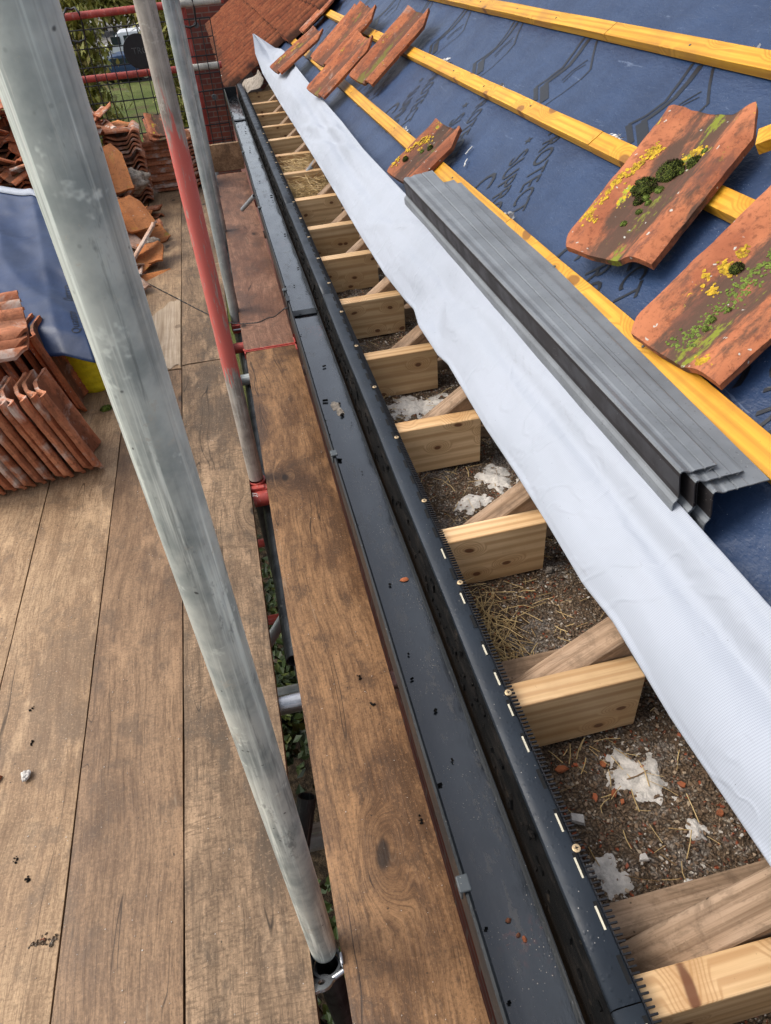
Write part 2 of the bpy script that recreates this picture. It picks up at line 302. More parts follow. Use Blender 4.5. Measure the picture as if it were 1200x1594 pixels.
def terracotta(name='weathered_terracotta', lichen=.6, white=.3, dark=.75, base=(.33, .092, .036), hi=(.47, .155, .062), uv_dirt_shade=False):
    n = NT(name); v = n.obj(); long_ = n.obj((1, .35, 1)); o = n.xyz(n.tc.outputs['Object'])
    c = n.mix(n.ramp(n.noise(v, 8, 5, .6), .3, .7), base, hi)
    c = n.mix(n.ramp(n.noise(v, 60, 4, .7), .50, .66, 0., .55), c, tuple(x * .40 for x in base))
    c = n.mix(n.ramp(n.vor(n.warp(v, 80, .02), 140), .10, .22, .5, 0.), c, tuple(x * .35 for x in base))
    # dirt that has settled in the pan (the hollow runs the length of the tile)
    pan = n.math('ABSOLUTE', n.math('SUBTRACT', o[0], .135)); pan = n.ramp(pan, .02, .085, 1., 0.)
    dn = n.noise(long_, 17, 6, .7)
    dm = n.ramp(n.math('ADD', dn, n.math('MULTIPLY', pan, .22)), .52, .68, 0., dark)
    c = n.mix(dm, c, (.075, .042, .028))
    c = n.mix(n.ramp(n.noise(long_, 22, 6, .78), .50, .64, 0., dark * .8), c, (.135, .055, .036))
    if white: c = n.mix(n.ramp(n.noise(v, 6.5, 6, .65, .5), .60 - .1 * white, .70 - .05 * white, 0., white), c, (.56, .47, .40))
    if lichen:
        ln = n.math('ADD', n.noise(n.obj((1, .6, 1)), 9, 6, .72), n.math('MULTIPLY', n.ramp(n.math('ABSOLUTE', n.math('SUBTRACT', o[0], .055)), 0., .045, 1., 0.), .06))
        c = n.mix(n.ramp(ln, .66, .675, 0., lichen), c, n.mix(n.ramp(n.noise(v, 110, 2), .4, .6), (.62, .36, .01), (.30, .33, .03)))
        c = n.mix(n.ramp(n.vor(n.warp(v, 60, .02), 34), .07, .11, lichen, 0.), c, (.42, .41, .36))
        c = n.mix(n.ramp(n.math('ADD', n.noise(long_, 12, 6, .75), n.math('MULTIPLY', pan, .10)), .66, .71, 0., lichen), c, (.17, .19, .02))
    if uv_dirt_shade:  # dirt along channels and overlaps, deepened with occlusion shade painted into the colour
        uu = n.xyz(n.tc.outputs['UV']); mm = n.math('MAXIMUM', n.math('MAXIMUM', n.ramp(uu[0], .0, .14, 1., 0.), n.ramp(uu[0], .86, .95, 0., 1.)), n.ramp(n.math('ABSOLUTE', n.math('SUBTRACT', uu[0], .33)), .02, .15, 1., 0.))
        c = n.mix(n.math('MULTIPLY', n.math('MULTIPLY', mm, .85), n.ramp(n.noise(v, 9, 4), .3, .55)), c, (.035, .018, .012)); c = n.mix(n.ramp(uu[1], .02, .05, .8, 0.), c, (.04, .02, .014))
    n.bump(n.noise(v, 90, 5, .7), .5, .002); n.bump(dn, .3, .004); n.bump(n.noise(v, 25, 3), .3, .003)
    h = n.n('ShaderNodeHueSaturation'); n.L(c, h.inputs['Color']); n.L(n.ramp(n.rnd(), 0., 1., .82, 1.15), h.inputs['Value'])
    return n.done(h.outputs[0], .82, 0., .3)
M['tile'] = terracotta()
M['tile_lichen'] = terracotta('lichened_terracotta', .95, .0, .98, base=(.27, .084, .038), hi=(.41, .145, .064))
M['tile_clean'] = terracotta('plain_terracotta', .12, .95, .45, base=(.40, .135, .062), hi=(.56, .235, .12))
M['tile_flat'] = terracotta('bright_flat_terracotta', .55, .0, .25, base=(.46, .155, .045), hi=(.58, .22, .07))
M['tile_white'] = terracotta('white_smeared_terracotta', .0, 1., .3, base=(.52, .30, .20), hi=(.62, .46, .36))
M['tile_roof'] = terracotta('laid_terracotta', .10, .0, .55, uv_dirt_shade=True, base=(.31, .085, .036), hi=(.46, .155, .066))
def moss():
    n = NT('dark_green_moss'); v = n.obj(); f = n.vor(v, 330)
    c = n.mix(n.ramp(f, .1, .6), (.17, .20, .03), (.035, .048, .010)); c = n.mix(n.ramp(n.noise(v, 40, 3), .5, .65), c, (.055, .04, .02))
    n.bump(f, 1., .004); return n.done(c, .95, 0., .2)
M['moss'] = moss()
M['moss_bright'] = simple('bright_green_moss', (.14, .19, .03), .95, .5, 90, 1., .004)
M['lichen'] = simple('yellow_lichen', (.48, .30, .02), .9, .5, 70, 1., .003)

def soil():
    n = NT('loft_debris_soil'); v = n.obj(rand=False); wv = n.warp(v, 40, .02)
    c = n.mix(n.ramp(n.noise(v, 14, 6, .7), .3, .7), (.13, .088, .058), (.27, .195, .13))
    cell = n.n('ShaderNodeTexVoronoi'); n.L(wv, cell.inputs['Vector']); cell.inputs['Scale'].default_value = 210
    hs = n.xyz(cell.outputs['Color']); d = cell.outputs['Distance']
    c = n.mix(n.ramp(hs[0], .3, .9), c, (.19, .125, .075)); c = n.mix(n.ramp(hs[1], .86, .9), c, (.36, .30, .23))
    c = n.mix(n.ramp(hs[2], .955, .965), c, (.34, .09, .04))
    c = n.mix(n.ramp(n.noise(v, 8, 7, .78), .52, .60, 0., .85), c, (.36, .31, .26))
    c = n.mix(n.ramp(d, .3, .7, 0., .7), c, (.03, .02, .014))
    n.bump(n.math('SUBTRACT', 1., d), 1., .006); n.bump(n.noise(v, 60, 5, .7), .8, .01)
    return n.done(c, .95, 0., .2)
M['soil'] = soil()
def brick(name='old_red_brick', sc=1.):
    n = NT(name); v = n.obj(rand=False, kind='UV')
    b = n.n('ShaderNodeTexBrick'); n.L(v, b.inputs['Vector'])
    b.inputs['Color1'].default_value = (.20, .055, .035, 1); b.inputs['Color2'].default_value = (.13, .035, .03, 1); b.inputs['Mortar'].default_value = (.17, .13, .11, 1)
    b.inputs['Scale'].default_value = 1.; b.inputs['Mortar Size'].default_value = .008; b.inputs['Brick Width'].default_value = .225; b.inputs['Row Height'].default_value = .075
    c = n.mix(n.ramp(n.noise(v, 12, 5, .7), .35, .7, 0., .6), b.outputs['Color'], (.09, .04, .035))
    n.bump(b.outputs['Fac'], -.6, .01); n.bump(n.noise(v, 60, 4), .4, .004)
    return n.done(c, .88, 0., .3)
M['brick'] = brick()
def ground_mat():
    n = NT('lawn_and_soil'); v = n.obj(rand=False)
    c = n.mix(n.ramp(n.noise(v, .35, 5, .6), .35, .65), (.075, .10, .022), (.13, .15, .045)); c = n.mix(n.ramp(n.noise(v, 6, 5, .7), .5, .7, 0., .6), c, (.03, .045, .012))
    c = n.mix(n.ramp(n.noise(v, .9, 4), .56, .62, 0., .7), c, (.10, .075, .04)); c = n.mix(n.ramp(n.xyz(v)[1], 8., 10., 1., 0.), c, n.mix(n.ramp(n.noise(v, 14, 6, .75), .4, .6), (.018, .013, .008), (.07, .05, .03)))  # bare soil by the house; platform shade is mixed into its dark colour
    n.bump(n.noise(v, 25, 5, .8), 1., .05); return n.done(c, .95, 0., .15)
M['ground'] = ground_mat()
def leafm(name, a, b, c_):
    n = NT(name); g = n.n('ShaderNodeNewGeometry'); r = g.outputs['Random Per Island']
    c = n.mix(r, a, b); c = n.mix(n.ramp(r, .85, .9), c, c_); return n.done(c, .55, 0., .4)
M['leaf_yel'] = leafm('yellow_green_leaves', (.20, .21, .04), (.46, .42, .11), (.58, .46, .18))
M['leaf_grn'] = leafm('green_leaves', (.025, .055, .010), (.10, .16, .025), (.16, .22, .04))
M['leaf_shaded'] = leafm('shaded_leaves', (.008, .018, .004), (.035, .060, .009), (.07, .09, .015))  # green leaves darkened; shade below the platform is put into the colour
M['bark'] = simple('brown_bark', (.11, .08, .055), .9, .35, 20, .8, .01)
M['carwhite'] = simple('white_car_paint', (.72, .74, .77), .3, .04, 5, 0)
M['carblue'] = simple('blue_car_paint', (.03, .06, .13), .3, .1, 5, 0)
M['glass'] = NT('dark_car_glass').done((.02, .03, .04), .08, 0., .6)
M['tyre'] = simple('black_tyre', (.02, .02, .02), .8)
M['lampw'] = NT('pale_lamp_lens').done((.7, .72, .75), .15)
M['lampo'] = NT('amber_lamp_lens').done((.75, .28, .03), .2)
M['road'] = simple('pale_grey_road', (.20, .19, .18), .9, .2, 3, .3)

# ------------------------------------------------------------------ mesh helpers
class MB:
    def __init__(s): s.v = []; s.f = []; s.mi = []; s.uv = {}
    def add(s, vs, fs, m=0):
        o = len(s.v); s.v += [tuple(p) for p in vs]; s.f += [tuple(i + o for i in f) for f in fs]; s.mi += [m] * len(fs); return o
    def box(s, c, d, mat=None, m=0):
        x, y, z = d[0] / 2, d[1] / 2, d[2] / 2; vs = [Vector((a, b, e)) for a in (-x, x) for b in (-y, y) for e in (-z, z)]
        if mat: vs = [mat @ p for p in vs]
        c = Vector(c); s.add([p + c for p in vs], [(0, 1, 3, 2), (4, 6, 7, 5), (0, 4, 5, 1), (2, 3, 7, 6), (0, 2, 6, 4), (1, 5, 7, 3)], m)
    def tube(s, p0, p1, r, n=20, m=0, cap=True, r1=None, hollow=0.):
        p0, p1 = Vector(p0), Vector(p1); q = (p1 - p0).to_track_quat('Z', 'Y'); r1 = r if r1 is None else r1
        L = [p0 + q @ Vector((r * cos(2 * pi * i / n), r * sin(2 * pi * i / n), 0)) for i in range(n)]
        T = [p1 + q @ Vector((r1 * cos(2 * pi * i / n), r1 * sin(2 * pi * i / n), 0)) for i in range(n)]
        fs = [(i, (i + 1) % n, n + (i + 1) % n, n + i) for i in range(n)]
        if cap: fs += [tuple(reversed(range(n))), tuple(range(n, 2 * n))]
        s.add(L + T, fs, m)
    def path(s, pts, r, n=8, m=0):
        pts = [Vector(p) for p in pts]; ring = []
        for i, p in enumerate(pts):
            t = (pts[min(i + 1, len(pts) - 1)] - pts[max(i - 1, 0)]).normalized(); a = t.cross(Vector((0, 0, 1)))
            if a.length < .05: a = t.cross(Vector((0, 1, 0)))
            a.normalize(); b = t.cross(a)
            ring += [p + (a * cos(2 * pi * k / n) + b * sin(2 * pi * k / n)) * r for k in range(n)]
        fs = [(i * n + k, i * n + (k + 1) % n, (i + 1) * n + (k + 1) % n, (i + 1) * n + k) for i in range(len(pts) - 1) for k in range(n)]
        fs += [tuple(range(n)), tuple(range((len(pts) - 1) * n, len(pts) * n))]
        s.add(ring, fs, m)
    def grid(s, P, m=0, uv=None):        # P[i][j]
        a, b = len(P), len(P[0]); o = s.add([p for r in P for p in r], [(i * b + j, i * b + j + 1, (i + 1) * b + j + 1, (i + 1) * b + j) for i in range(a - 1) for j in range(b - 1)], m)
        if uv:
            for i in range(a):
                for j in range(b): s.uv[o + i * b + j] = uv[i][j]
    def build(s, name, mats, parent=None, smooth=False, bevel=0., loc=None, solid=0., recalc=True):
        me = bpy.data.meshes.new(name); me.from_pydata(s.v, [], s.f)
        for m in (mats if isinstance(mats, (list, tuple)) else [mats]): me.materials.append(m)
        for p, k in zip(me.polygons, s.mi): p.material_index = k; p.use_smooth = bool(smooth)
        if s.uv:
            l = me.uv_layers.new(name='UVMap')
            for lp in me.loops: l.data[lp.index].uv = s.uv.get(lp.vertex_index, (0, 0))
        me.validate()
        if recalc:
            bm = bmesh.new(); bm.from_mesh(me); bmesh.ops.recalc_face_normals(bm, faces=bm.faces[:])
            bm.to_mesh(me); bm.free()
        if loc is not None:
            me.transform(Matrix.Translation(-Vector(loc)))
        o = bpy.data.objects.new(name, me); COL.objects.link(o)
        if loc is not None: o.location = loc
        if parent: o.parent = parent
        if solid: md = o.modifiers.new('solid', 'SOLIDIFY'); md.thickness = solid; md.offset = 0
        if bevel: md = o.modifiers.new('bevel', 'BEVEL'); md.width = bevel; md.segments = 2; md.limit_method = 'ANGLE'; md.angle_limit = R_(40)
        if smooth == 'auto':
            try: me.shade_auto_smooth
            except Exception: pass
            sharp = bmesh.new(); sharp.from_mesh(me)
            for e in sharp.edges:
                if len(e.link_faces) == 2 and e.calc_face_angle(0) > R_(38): e.smooth = False
            sharp.to_mesh(me); sharp.free()
        return o
def tag(o, label=None, cat=None, group=None, kind=None):
    if label: o['label'] = label
    if cat: o['category'] = cat
    if group: o['group'] = group
    if kind: o['kind'] = kind
    return o
def thing(name, loc, label, cat, group=None, rot=None):
    o = bpy.data.objects.new(name, None); COL.objects.link(o); o.location = loc; o.empty_display_size = .1
    if rot: o.rotation_euler = rot
    return tag(o, label, cat, group)
def copy_tree(o, parent=None):
    c = o.copy(); COL.objects.link(c)
    if parent: c.parent = parent
    for ch in list(o.children): copy_tree(ch, c)
    return c
def fbm(p, sc, o=4): return mnoise.fractal(Vector(p) * sc, 1., 2., o)

# ------------------------------------------------------------------ ground far below
g = MB(); S = 300; nn = 60
P = []
for i in range(nn + 1):
    row = []
    for j in range(nn + 1):
        x = -S + 2 * S * i / nn; y = -60 + 460 * j / nn
        row.append((x, y, -3.6 + .15 * fbm((x, y, 0), .05)))
    P.append(row)
g.grid(P); tag(g.build('ground', M['ground'], smooth=True), kind='structure')
g = MB(); g.grid([[(-60, 55, -3.38), (-60, 95, -3.38)], [(60, 55, -3.38), (60, 95, -3.38)]]); tag(g.build('road', M['road']), kind='structure')

def foliage(rng, c, rad, n, size, droop=0., clumps=14):
    m = MB(); cl = []
    for k in range(clumps):
        while True:
            p = Vector((rng.uniform(-1, 1), rng.uniform(-1, 1), rng.uniform(-1, 1)))
            if p.length < 1: break
        cl.append((Vector((p.x * rad[0], p.y * rad[1], p.z * rad[2])) * .8, rng.uniform(.25, .5)))
    for k in range(n):
        b, r = rng.choice(cl); d = Vector((rng.gauss(0, 1), rng.gauss(0, 1), rng.gauss(0, 1))) * .5
        p = Vector(c) + b + Vector((d.x * rad[0] * r, d.y * rad[1] * r, d.z * rad[2] * r * (1 + droop)))
        q = Matrix.Rotation(rng.uniform(0, 6.3), 3, 'Z') @ Matrix.Rotation(rng.uniform(-1.2, 1.2), 3, 'X')
        s_ = size * rng.uniform(.6, 1.4); l_ = s_ * (1.6 + droop * 2)
        m.add([p + q @ Vector(a) for a in ((0, -l_ / 2, 0), (s_ / 2, 0, .1 * s_), (0, l_ / 2, 0), (-s_ / 2, 0, .1 * s_))], [(0, 1, 2, 3)])
    return m
def shrub(name, label, c, rad, n, size, mat, seed, droop=0., cat='shrub', group=None):
    rng = random.Random(seed); t = thing(name, (c[0], c[1], -3.4), label, cat, group)
    loc = Vector((c[0], c[1], -3.4))
    o = foliage(rng, c, rad, n, size, droop).build('crown', mat, t, recalc=False); o.matrix_parent_inverse = Matrix.Translation(-loc)
    m = MB()
    m.tube((c[0], c[1], -3.45), (c[0], c[1], c[2] - rad[2] * .2), .07, 8, r1=.03)
    for k in range(7):
        a = rng.uniform(0, 6.28); z = c[2] - rad[2] * rng.uniform(.2, .7)
        m.tube((c[0], c[1], z), (c[0] + cos(a) * rad[0] * .7, c[1] + sin(a) * rad[1] * .7, z + rad[2] * .6), .03, 6, r1=.01)
    o = m.build('trunk', M['bark'], t, smooth=True); o.matrix_parent_inverse = Matrix.Translation(-loc)
    return t
shrub('willow_shrub', 'tall yellow-green drooping shrub behind the mesh guard, left of the parked cars', (-3.1, 19, -.6), (1.35, 1.2, 2.6), 9000, .075, M['leaf_yel'], 1, .8)
shrub('willow_shrub', 'yellow-green shrub beyond the worn red-banded pole, right of the parked cars', (-1.0, 24, -1.0), (.9, 1.2, 2.6), 5000, .085, M['leaf_yel'], 2, .8)
shrub('garden_shrub', 'low green shrub on the lawn just under the mesh guard', (-1.7, 15, -2.7), (1.5, 2.2, .7), 6000, .06, M['leaf_grn'], 3)
shrub('garden_tree', 'broad olive tree behind the white van', (-6.5, 66, 0), (9, 3, 4.0), 9000, .33, M['leaf_yel'], 4)
shrub('garden_tree', 'green tree beyond the road, at the top left of the view', (-17, 72, 1), (8, 3, 4.5), 8000, .35, M['leaf_grn'], 5)
shrub('garden_shrub', 'leafy green bush seen down the gap between the boards', (-.35, 3.6, -2.7), (.7, 1.2, .5), 4200, .045, M['leaf_shaded'], 6)
shrub('garden_shrub', 'dark straggly bush at the foot of the wall below the nearest pole', (-.3, 1.2, -3.1), (.7, 1.0, .3), 1300, .05, M['leaf_shaded'], 7)

# ------------------------------------------------------------------ parked vehicles far off
def car(name, label, loc, paint, L, W, H, van=False, rot=0.):
    t = thing(name, loc, label, 'van' if van else 'car', rot=(0, 0, rot))
    if van: prof = [(-.5, .15), (-.5, .55), (-.47, .62), (-.34, .68), (-.24, .98), (-.2, 1.), (.47, 1.), (.5, .95), (.5, .15)]
    else: prof = [(-.5, .2), (-.5, .48), (-.46, .56), (-.22, .64), (-.1, .96), (0, 1.), (.2, .99), (.36, .66), (.48, .62), (.5, .5), (.5, .2)]
    m = MB(); pts = [(a * L, b * H) for a, b in prof]; n = len(pts)
    for sgn, ins in ((-1, 0), (1, 0)): pass
    A = [Vector((x, -W / 2 * (1 - .12 * max(0, z / H - .6)), z)) for x, z in pts]; B = [Vector((x, W / 2 * (1 - .12 * max(0, z / H - .6)), z)) for x, z in pts]
    m.add(A + B, [(i, (i + 1) % n, n + (i + 1) % n, n + i) for i in range(n)] + [tuple(reversed(range(n))), tuple(range(n, 2 * n))])
    m.build('body', paint, t, bevel=.04)
    for sg in (-1, 1):
        m = MB()
        if van: m.box((-.27 * L, sg * (W / 2 - .01), .8 * H), (.1 * L, .06, .2 * H)); m.box((-.12 * L, sg * (W / 2 - .01), .8 * H), (.12 * L, .06, .22 * H))
        else: m.box((-.02 * L, sg * (W / 2 - .02), .79 * H), (.16 * L, .06, .2 * H)); m.box((.16 * L, sg * (W / 2 - .02), .79 * H), (.14 * L, .06, .18 * H))
        m.build('side_window', M['glass'], t)
        m = MB(); m.box((-.5 * L, sg * W * .36, .45 * H), (.05, .3, .15)); m.build('headlight', M['lampw'], t, bevel=.01)
        m = MB(); m.box((.5 * L, sg * W * .38, .5 * H), (.05, .2, .3)); m.build('tail_light', M['lampo'], t, bevel=.01)
        for fx in (-.32, .32):
            m = MB(); m.tube((fx * L, sg * (W / 2 - .12), .32), (fx * L, sg * (W / 2 + .02), .32), .32, 20)
            wh = m.build('wheel', M['tyre'], t); m = MB(); m.tube((fx * L, sg * (W / 2 + .02), .32), (fx * L, sg * (W / 2 + .035), .32), .18, 16); m.build('rim', M['chrome'], wh)
    m = MB(); x0 = -.28 * L if van else -.16 * L; m.box((x0 - .03, 0, .82 * H), (.04, W * .8, .24 * H), Matrix.Rotation(.5, 3, 'Y')); m.build('windscreen', M['glass'], t)
    return t
car('parked_van', 'white van parked across the lawn behind the blue car', (-2.9, 46, -3.62), M['carwhite'], 4.6, 1.9, 1.75, True)
car('parked_car', 'dark blue car parked in front of the white van', (-3.9, 42, -3.62), M['carblue'], 3.4, 1.7, 1.15)

# ------------------------------------------------------------------ house walls
m = MB()
def wallquad(m, a, b, z0, z1, th):       # a,b xy ends ; solid wall with brick uv
    a, b = Vector(a), Vector(b); d = b - a; L = d.length; nrm = Vector((d.y, -d.x)).normalized() * th
    for off, flip in ((Vector((0, 0)), 0), (nrm, 1)):
        p, q = a + off, b + off; o = m.add([(p.x, p.y, z0), (q.x, q.y, z0), (q.x, q.y, z1), (p.x, p.y, z1)], [(0, 1, 2, 3)])
        for k, u in enumerate(((0, z0), (L, z0), (L, z1), (0, z1))): m.uv[o + k] = u
    for e, f in ((a, a + nrm), (b, b + nrm)):
        o = m.add([(e.x, e.y, z0), (f.x, f.y, z0), (f.x, f.y, z1), (e.x, e.y, z1)], [(0, 1, 2, 3)])
        for k, u in enumerate(((0, z0), (th, z0), (th, z1), (0, z1))): m.uv[o + k] = u
    o = m.add([(a.x, a.y, z1), (b.x, b.y, z1), (b.x + nrm.x, b.y + nrm.y, z1), (a.x + nrm.x, a.y + nrm.y, z1)], [(0, 1, 2, 3)])
wallquad(m, (.262, -2.5), (.262, 12.9), -3.5, .30, .22)
tag(m.build('house_wall', M['brick']), 'red brick house wall below the eaves and gutter', 'wall')
m = MB(); wallquad(m, (-.34, 13.0), (6, 13.0), -3.6, 1.0, -.25)
tag(m.build('wing_wall', M['brick']), 'red brick wall facing the camera beyond the mesh guard', 'wall')

# existing tiled roof at the far end
def tiled_roof():
    m = MB(); cw = .205; gauge = .305; base_s = -.12
    starts = [7.0, 6.83, 6.4, 6.3, 6.2, 6.2, 6.2, 6.2, 6.2, 6.2, 6.2]
    rng = random.Random(9)
    prof = [(0, .016), (.02, .0), (.07, -.010), (.12, -.006), (.15, .012), (.172, .040), (.200, .044), (.225, .018), (.236, -.004)]
    for c in range(11):
        s0 = base_s + c * gauge; s1 = s0 + gauge + .06; ncol = int((12.95 - starts[c]) / cw)
        for k in range(ncol):
            y0 = starts[c] + k * cw; j = rng.uniform(-.006, .006); dh = rng.uniform(-.002, .003)
            rows = []
            for (s, h) in ((s0 + j, .008), (s0 + j, .030), (s1 + j, .008)):
                rows.append([rp(s, y0 + .236 - a, h + b * 1.35 + dh + (0.006 if h > .02 else 0)) for a, b in prof])
            m.grid(rows, uv=[[(a / .236, v_) for a, b in prof] for v_ in (0., .04, 1.)])
    return m
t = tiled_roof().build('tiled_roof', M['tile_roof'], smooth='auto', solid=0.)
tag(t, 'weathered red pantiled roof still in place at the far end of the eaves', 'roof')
# white broken mortar line at its eaves
m = MB(); m.path([rp(-.15, 7.0 + .35 * k, -.03 + .015 * sin(k * 2.1)) for k in range(16)], .016, 6)
tag(m.build('mortar_fillet', M['mortar'], smooth=True), 'broken pale mortar line under the edge of the tiled roof', 'mortar')
# grey lead flap beside the gutter end
m = MB(); rows = [[rp(-.02 + .2 * i / 6, 6.45 + .5 * j / 6, -.02 + .02 * sin(i * 1.1 + j) + .01 * j / 6) for j in range(7)] for i in range(7)]; m.grid(rows)
tag(m.build('lead_flashing', M['concrete'], smooth=True, solid=.003), 'crumpled grey flashing under the lowest tiles at the gutter end', 'flashing')

# ------------------------------------------------------------------ scaffold boards
def board(x0, x1, y0, y1, mat, label, z=0., seed=0, red0=False, red1=False, skew=0.):
    rng = random.Random(seed); t = thing('scaffold_board', ((x0 + x1) / 2, (y0 + y1) / 2, z - .038), label, 'scaffold board', 'timber boards of the scaffold platform')
    L = y1 - y0; Wd = x1 - x0; nx, ny = 8, max(6, int(L / .12)); m = MB()
    top = []
    for j in range(ny + 1):
        row = []
        for i in range(nx + 1):
            x = -Wd / 2 + Wd * i / nx; y = -L / 2 + L * j / ny
            e = .0012 * fbm((seed, y * 2, 0), 2.0) if i in (0, nx) else 0
            row.append((x + e + skew * (y / L), y, .038 + .0015 * fbm((x * 3, y * .6, seed), 2.) - (.0022 if i in (0, nx) else 0)))
        top.append(row)
    m.grid(top)
    bot = [[(p[0], p[1], 0) for p in (r[0], r[-1])] for r in top]
    m.grid(bot)
    for i_ in (0, -1): m.grid([[r[i_], (r[i_][0], r[i_][1], 0)] for r in top])
    for r in (top[0], top[-1]): m.grid([[p, (p[0], p[1], 0)] for p in r])
    m.build('plank', mat, t, smooth='auto')
    for flag, yy in ((red0, -L / 2), (red1, L / 2)):
        if flag:
            b = MB(); sg = 1 if yy < 0 else -1; hw = Wd / 2 + .0012
            def ring(y, wdt): 
                b.box((0, y, .0392), (2 * hw, wdt, .0016)); b.box((-hw, y, .019), (.0016, wdt, .040)); b.box((hw, y, .019), (.0016, wdt, .040))
            ring(yy + sg * .003, .006); b.box((0, yy - sg * .0008, .019), (2 * hw, .0012, .040)); b.box((hw, yy + sg * .03, .0385), (.006, .05, .0034)); b.box((-hw, yy + sg * .01, .0385), (.006, .02, .0034))
            b.build('end_band', M['paint_red'], t)
    return t
g = .004
board(-.066, .158, -1.2, 2.965, M['board'], 'dark wet-looking board between the gutter and the pole gap, nearest the camera', seed=1, red1=True)
board(-.070, .158, 2.975, 6.12, M['board_red'], 'reddish brown board between the gutter and the pole gap, beyond the red end band', seed=2, red0=True)
board(-.345, -.122, -1.2, 2.93, M['board_grey'], 'rough grey-brown board directly left of the pole gap, near half', seed=3, skew=.0)
board(-.345, -.124, 2.94, 6.45, M['board_grey'], 'greenish grey board left of the pole gap, far half', seed=4)
board(-.575, -.349, -1.2, 2.90, M['board_brown'], 'smooth brown board second from the pole gap, near half', seed=5)
board(-.575, -.349, 2.915, 6.45, M['board_light'], 'pale board with mortar smear second from the pole gap, far half', seed=6)
board(-.805, -.579, -1.2, 5.2, M['board_light'], 'light brown board with split grain, third from the pole gap', seed=7)
board(-1.035, -.809, -1.2, 3.4, M['board_light'], 'light board at the left edge of the photo under the near tile stack', seed=8)
board(-.805, -.579, 5.21, 6.45, M['board'], 'short board under the far tile stacks', seed=9)
board(-1.035, -.809, 3.41, 6.45, M['board_light'], 'board under the blue sheet, left of the yellow tub', seed=10)
board(-1.27, -1.04, -1.2, 3.0, M['board'], 'outer board at the left edge of the platform, near half', seed=11)
board(-1.27, -1.04, 3.01, 6.45, M['board_light'], 'outer board at the left edge of the platform, far half', seed=12)
board(-1.50, -1.275, -1.2, 6.45, M['board'], 'board under the left part of the tile heaps, outside the frame nearer the camera', seed=13)
board(-1.73, -1.505, -1.2, 6.45, M['board_light'], 'outermost board of the platform on the left', seed=14)
# toe boards at the far end
m = MB(); m.box((.04, 6.40, .06), (.25, .036, .20)); o = m.build('toe_board', M['board_light'], bevel=.003, loc=(.04, 6.40, 0.0)); tag(o, 'short upright toe board across the far end of the gutter-side boards', 'toe board')
m = MB(); m.box((0, 0, 0), (.038, 1.1, .22)); o = m.build('toe_board', M['board'], bevel=.003); o.location = (-.70, 6.56, .07); o.rotation_euler = (0, 0, R_(90)); tag(o, 'upright toe board behind the far tile stacks under the mesh guard', 'toe board')
# mortar smear on the pale board
def blob(m, c, rx, ry, h, seed, n=28, rings=6, M3=None):
    rng = random.Random(seed); pts = []
    for k in range(rings + 1):
        f = k / rings
        for i in range(n):
            a = 2 * pi * i / n; r = f * (1 + .35 * fbm((cos(a) * 1.3, sin(a) * 1.3, seed), 1.2))
            p = Vector((cos(a) * rx * r, sin(a) * ry * r, h * (1 - f ** 2) + .3 * h * fbm((cos(a) * r, sin(a) * r, seed * 3.), 4.) * (1 - f)))
            pts.append((M3 @ p if M3 else p) + Vector(c))
    fs = [(k * n + i, k * n + (i + 1) % n, (k + 1) * n + (i + 1) % n, (k + 1) * n + i) for k in range(rings) for i in range(n)]
    m.add(pts, fs)
m = MB(); P = []
for j in range(41):
    v = j / 40; y = 2.925 + .80 * v; P.append([(-.572 + .220 * i / 20 * min(1, 1.12 - max(0, .35 * (v - .6)) - .06 * fbm((v * 4, 0, 2), 2.)), y - (.30 * (1 - i / 20) * v) + .03 * fbm((i * .3, v * 5, 1), 1.), .0015 + .0006 * (1 - v)) for i in range(21)])
m.grid(P); tag(m.build('mortar_smear', M['board_pale'], smooth=True), 'pale mortar dust smeared over the board beside the red-banded pole', 'mortar')

# ------------------------------------------------------------------ scaffold tubes
TR = .02415
def tube_obj(name, p0, p1, mat, label, cat='scaffold pole', group=None, r=TR, parts=None):
    p0, p1 = Vector(p0), Vector(p1); L = (p1 - p0).length
    m = MB(); n = 40
    Z = [0, .004] + [L * k / 8 for k in range(1, 8)] + [L - .004, L]
    P = []
    for k, z in enumerate(Z):
        rr = r - (.001 if k in (0, len(Z) - 1) else 0); P.append([(rr * cos(2 * pi * i / n), rr * sin(2 * pi * i / n), z) for i in range(n + 1)])
    m.grid(P)
    P = [[((r - .004) * cos(2 * pi * i / n), (r - .004) * sin(2 * pi * i / n), z) for i in range(n + 1)] for z in (0, .3 * L, L)]
    m.grid(P)
    for z in (0, L): m.grid([[(rr * cos(2 * pi * i / n), rr * sin(2 * pi * i / n), z) for i in range(n + 1)] for rr in (r - .001, r - .004)])
    o = m.build(name, mat, smooth='auto', recalc=False); o.location = p0; o.rotation_euler = (p1 - p0).to_track_quat('Z', 'Y').to_euler()
    return tag(o, label, cat, group)
tube_obj('scaffold_standard', (-.097, .52, -.02), (-.097, .52, 2.35), M['galv_near'], 'thick scratched galvanised pole nearest the camera, crossing the left of the photo')
tube_obj('scaffold_standard', (-.097, .50, -3.4), (-.097, .50, -.045), M['galv_dark'], 'dark lower pole below the coupler in the gap at the bottom of the photo')
tube_obj('scaffold_standard', (-.097, 2.0, 0.0), (-.108, 2.05, 2.4), M['worn_red'], 'worn grey pole with a faded red band, second from the camera')
tube_obj('scaffold_standard', (-.097, 2.0, -3.4), (-.097, 2.0, -.09), M['galv_dark'], 'dark lower pole under the red coupler')
tube_obj('scaffold_standard', (-.088, 3.42, -3.4), (-.088, 3.45, 2.4), M['galv'], 'pale galvanised pole, left one of the pair behind the red-banded pole')
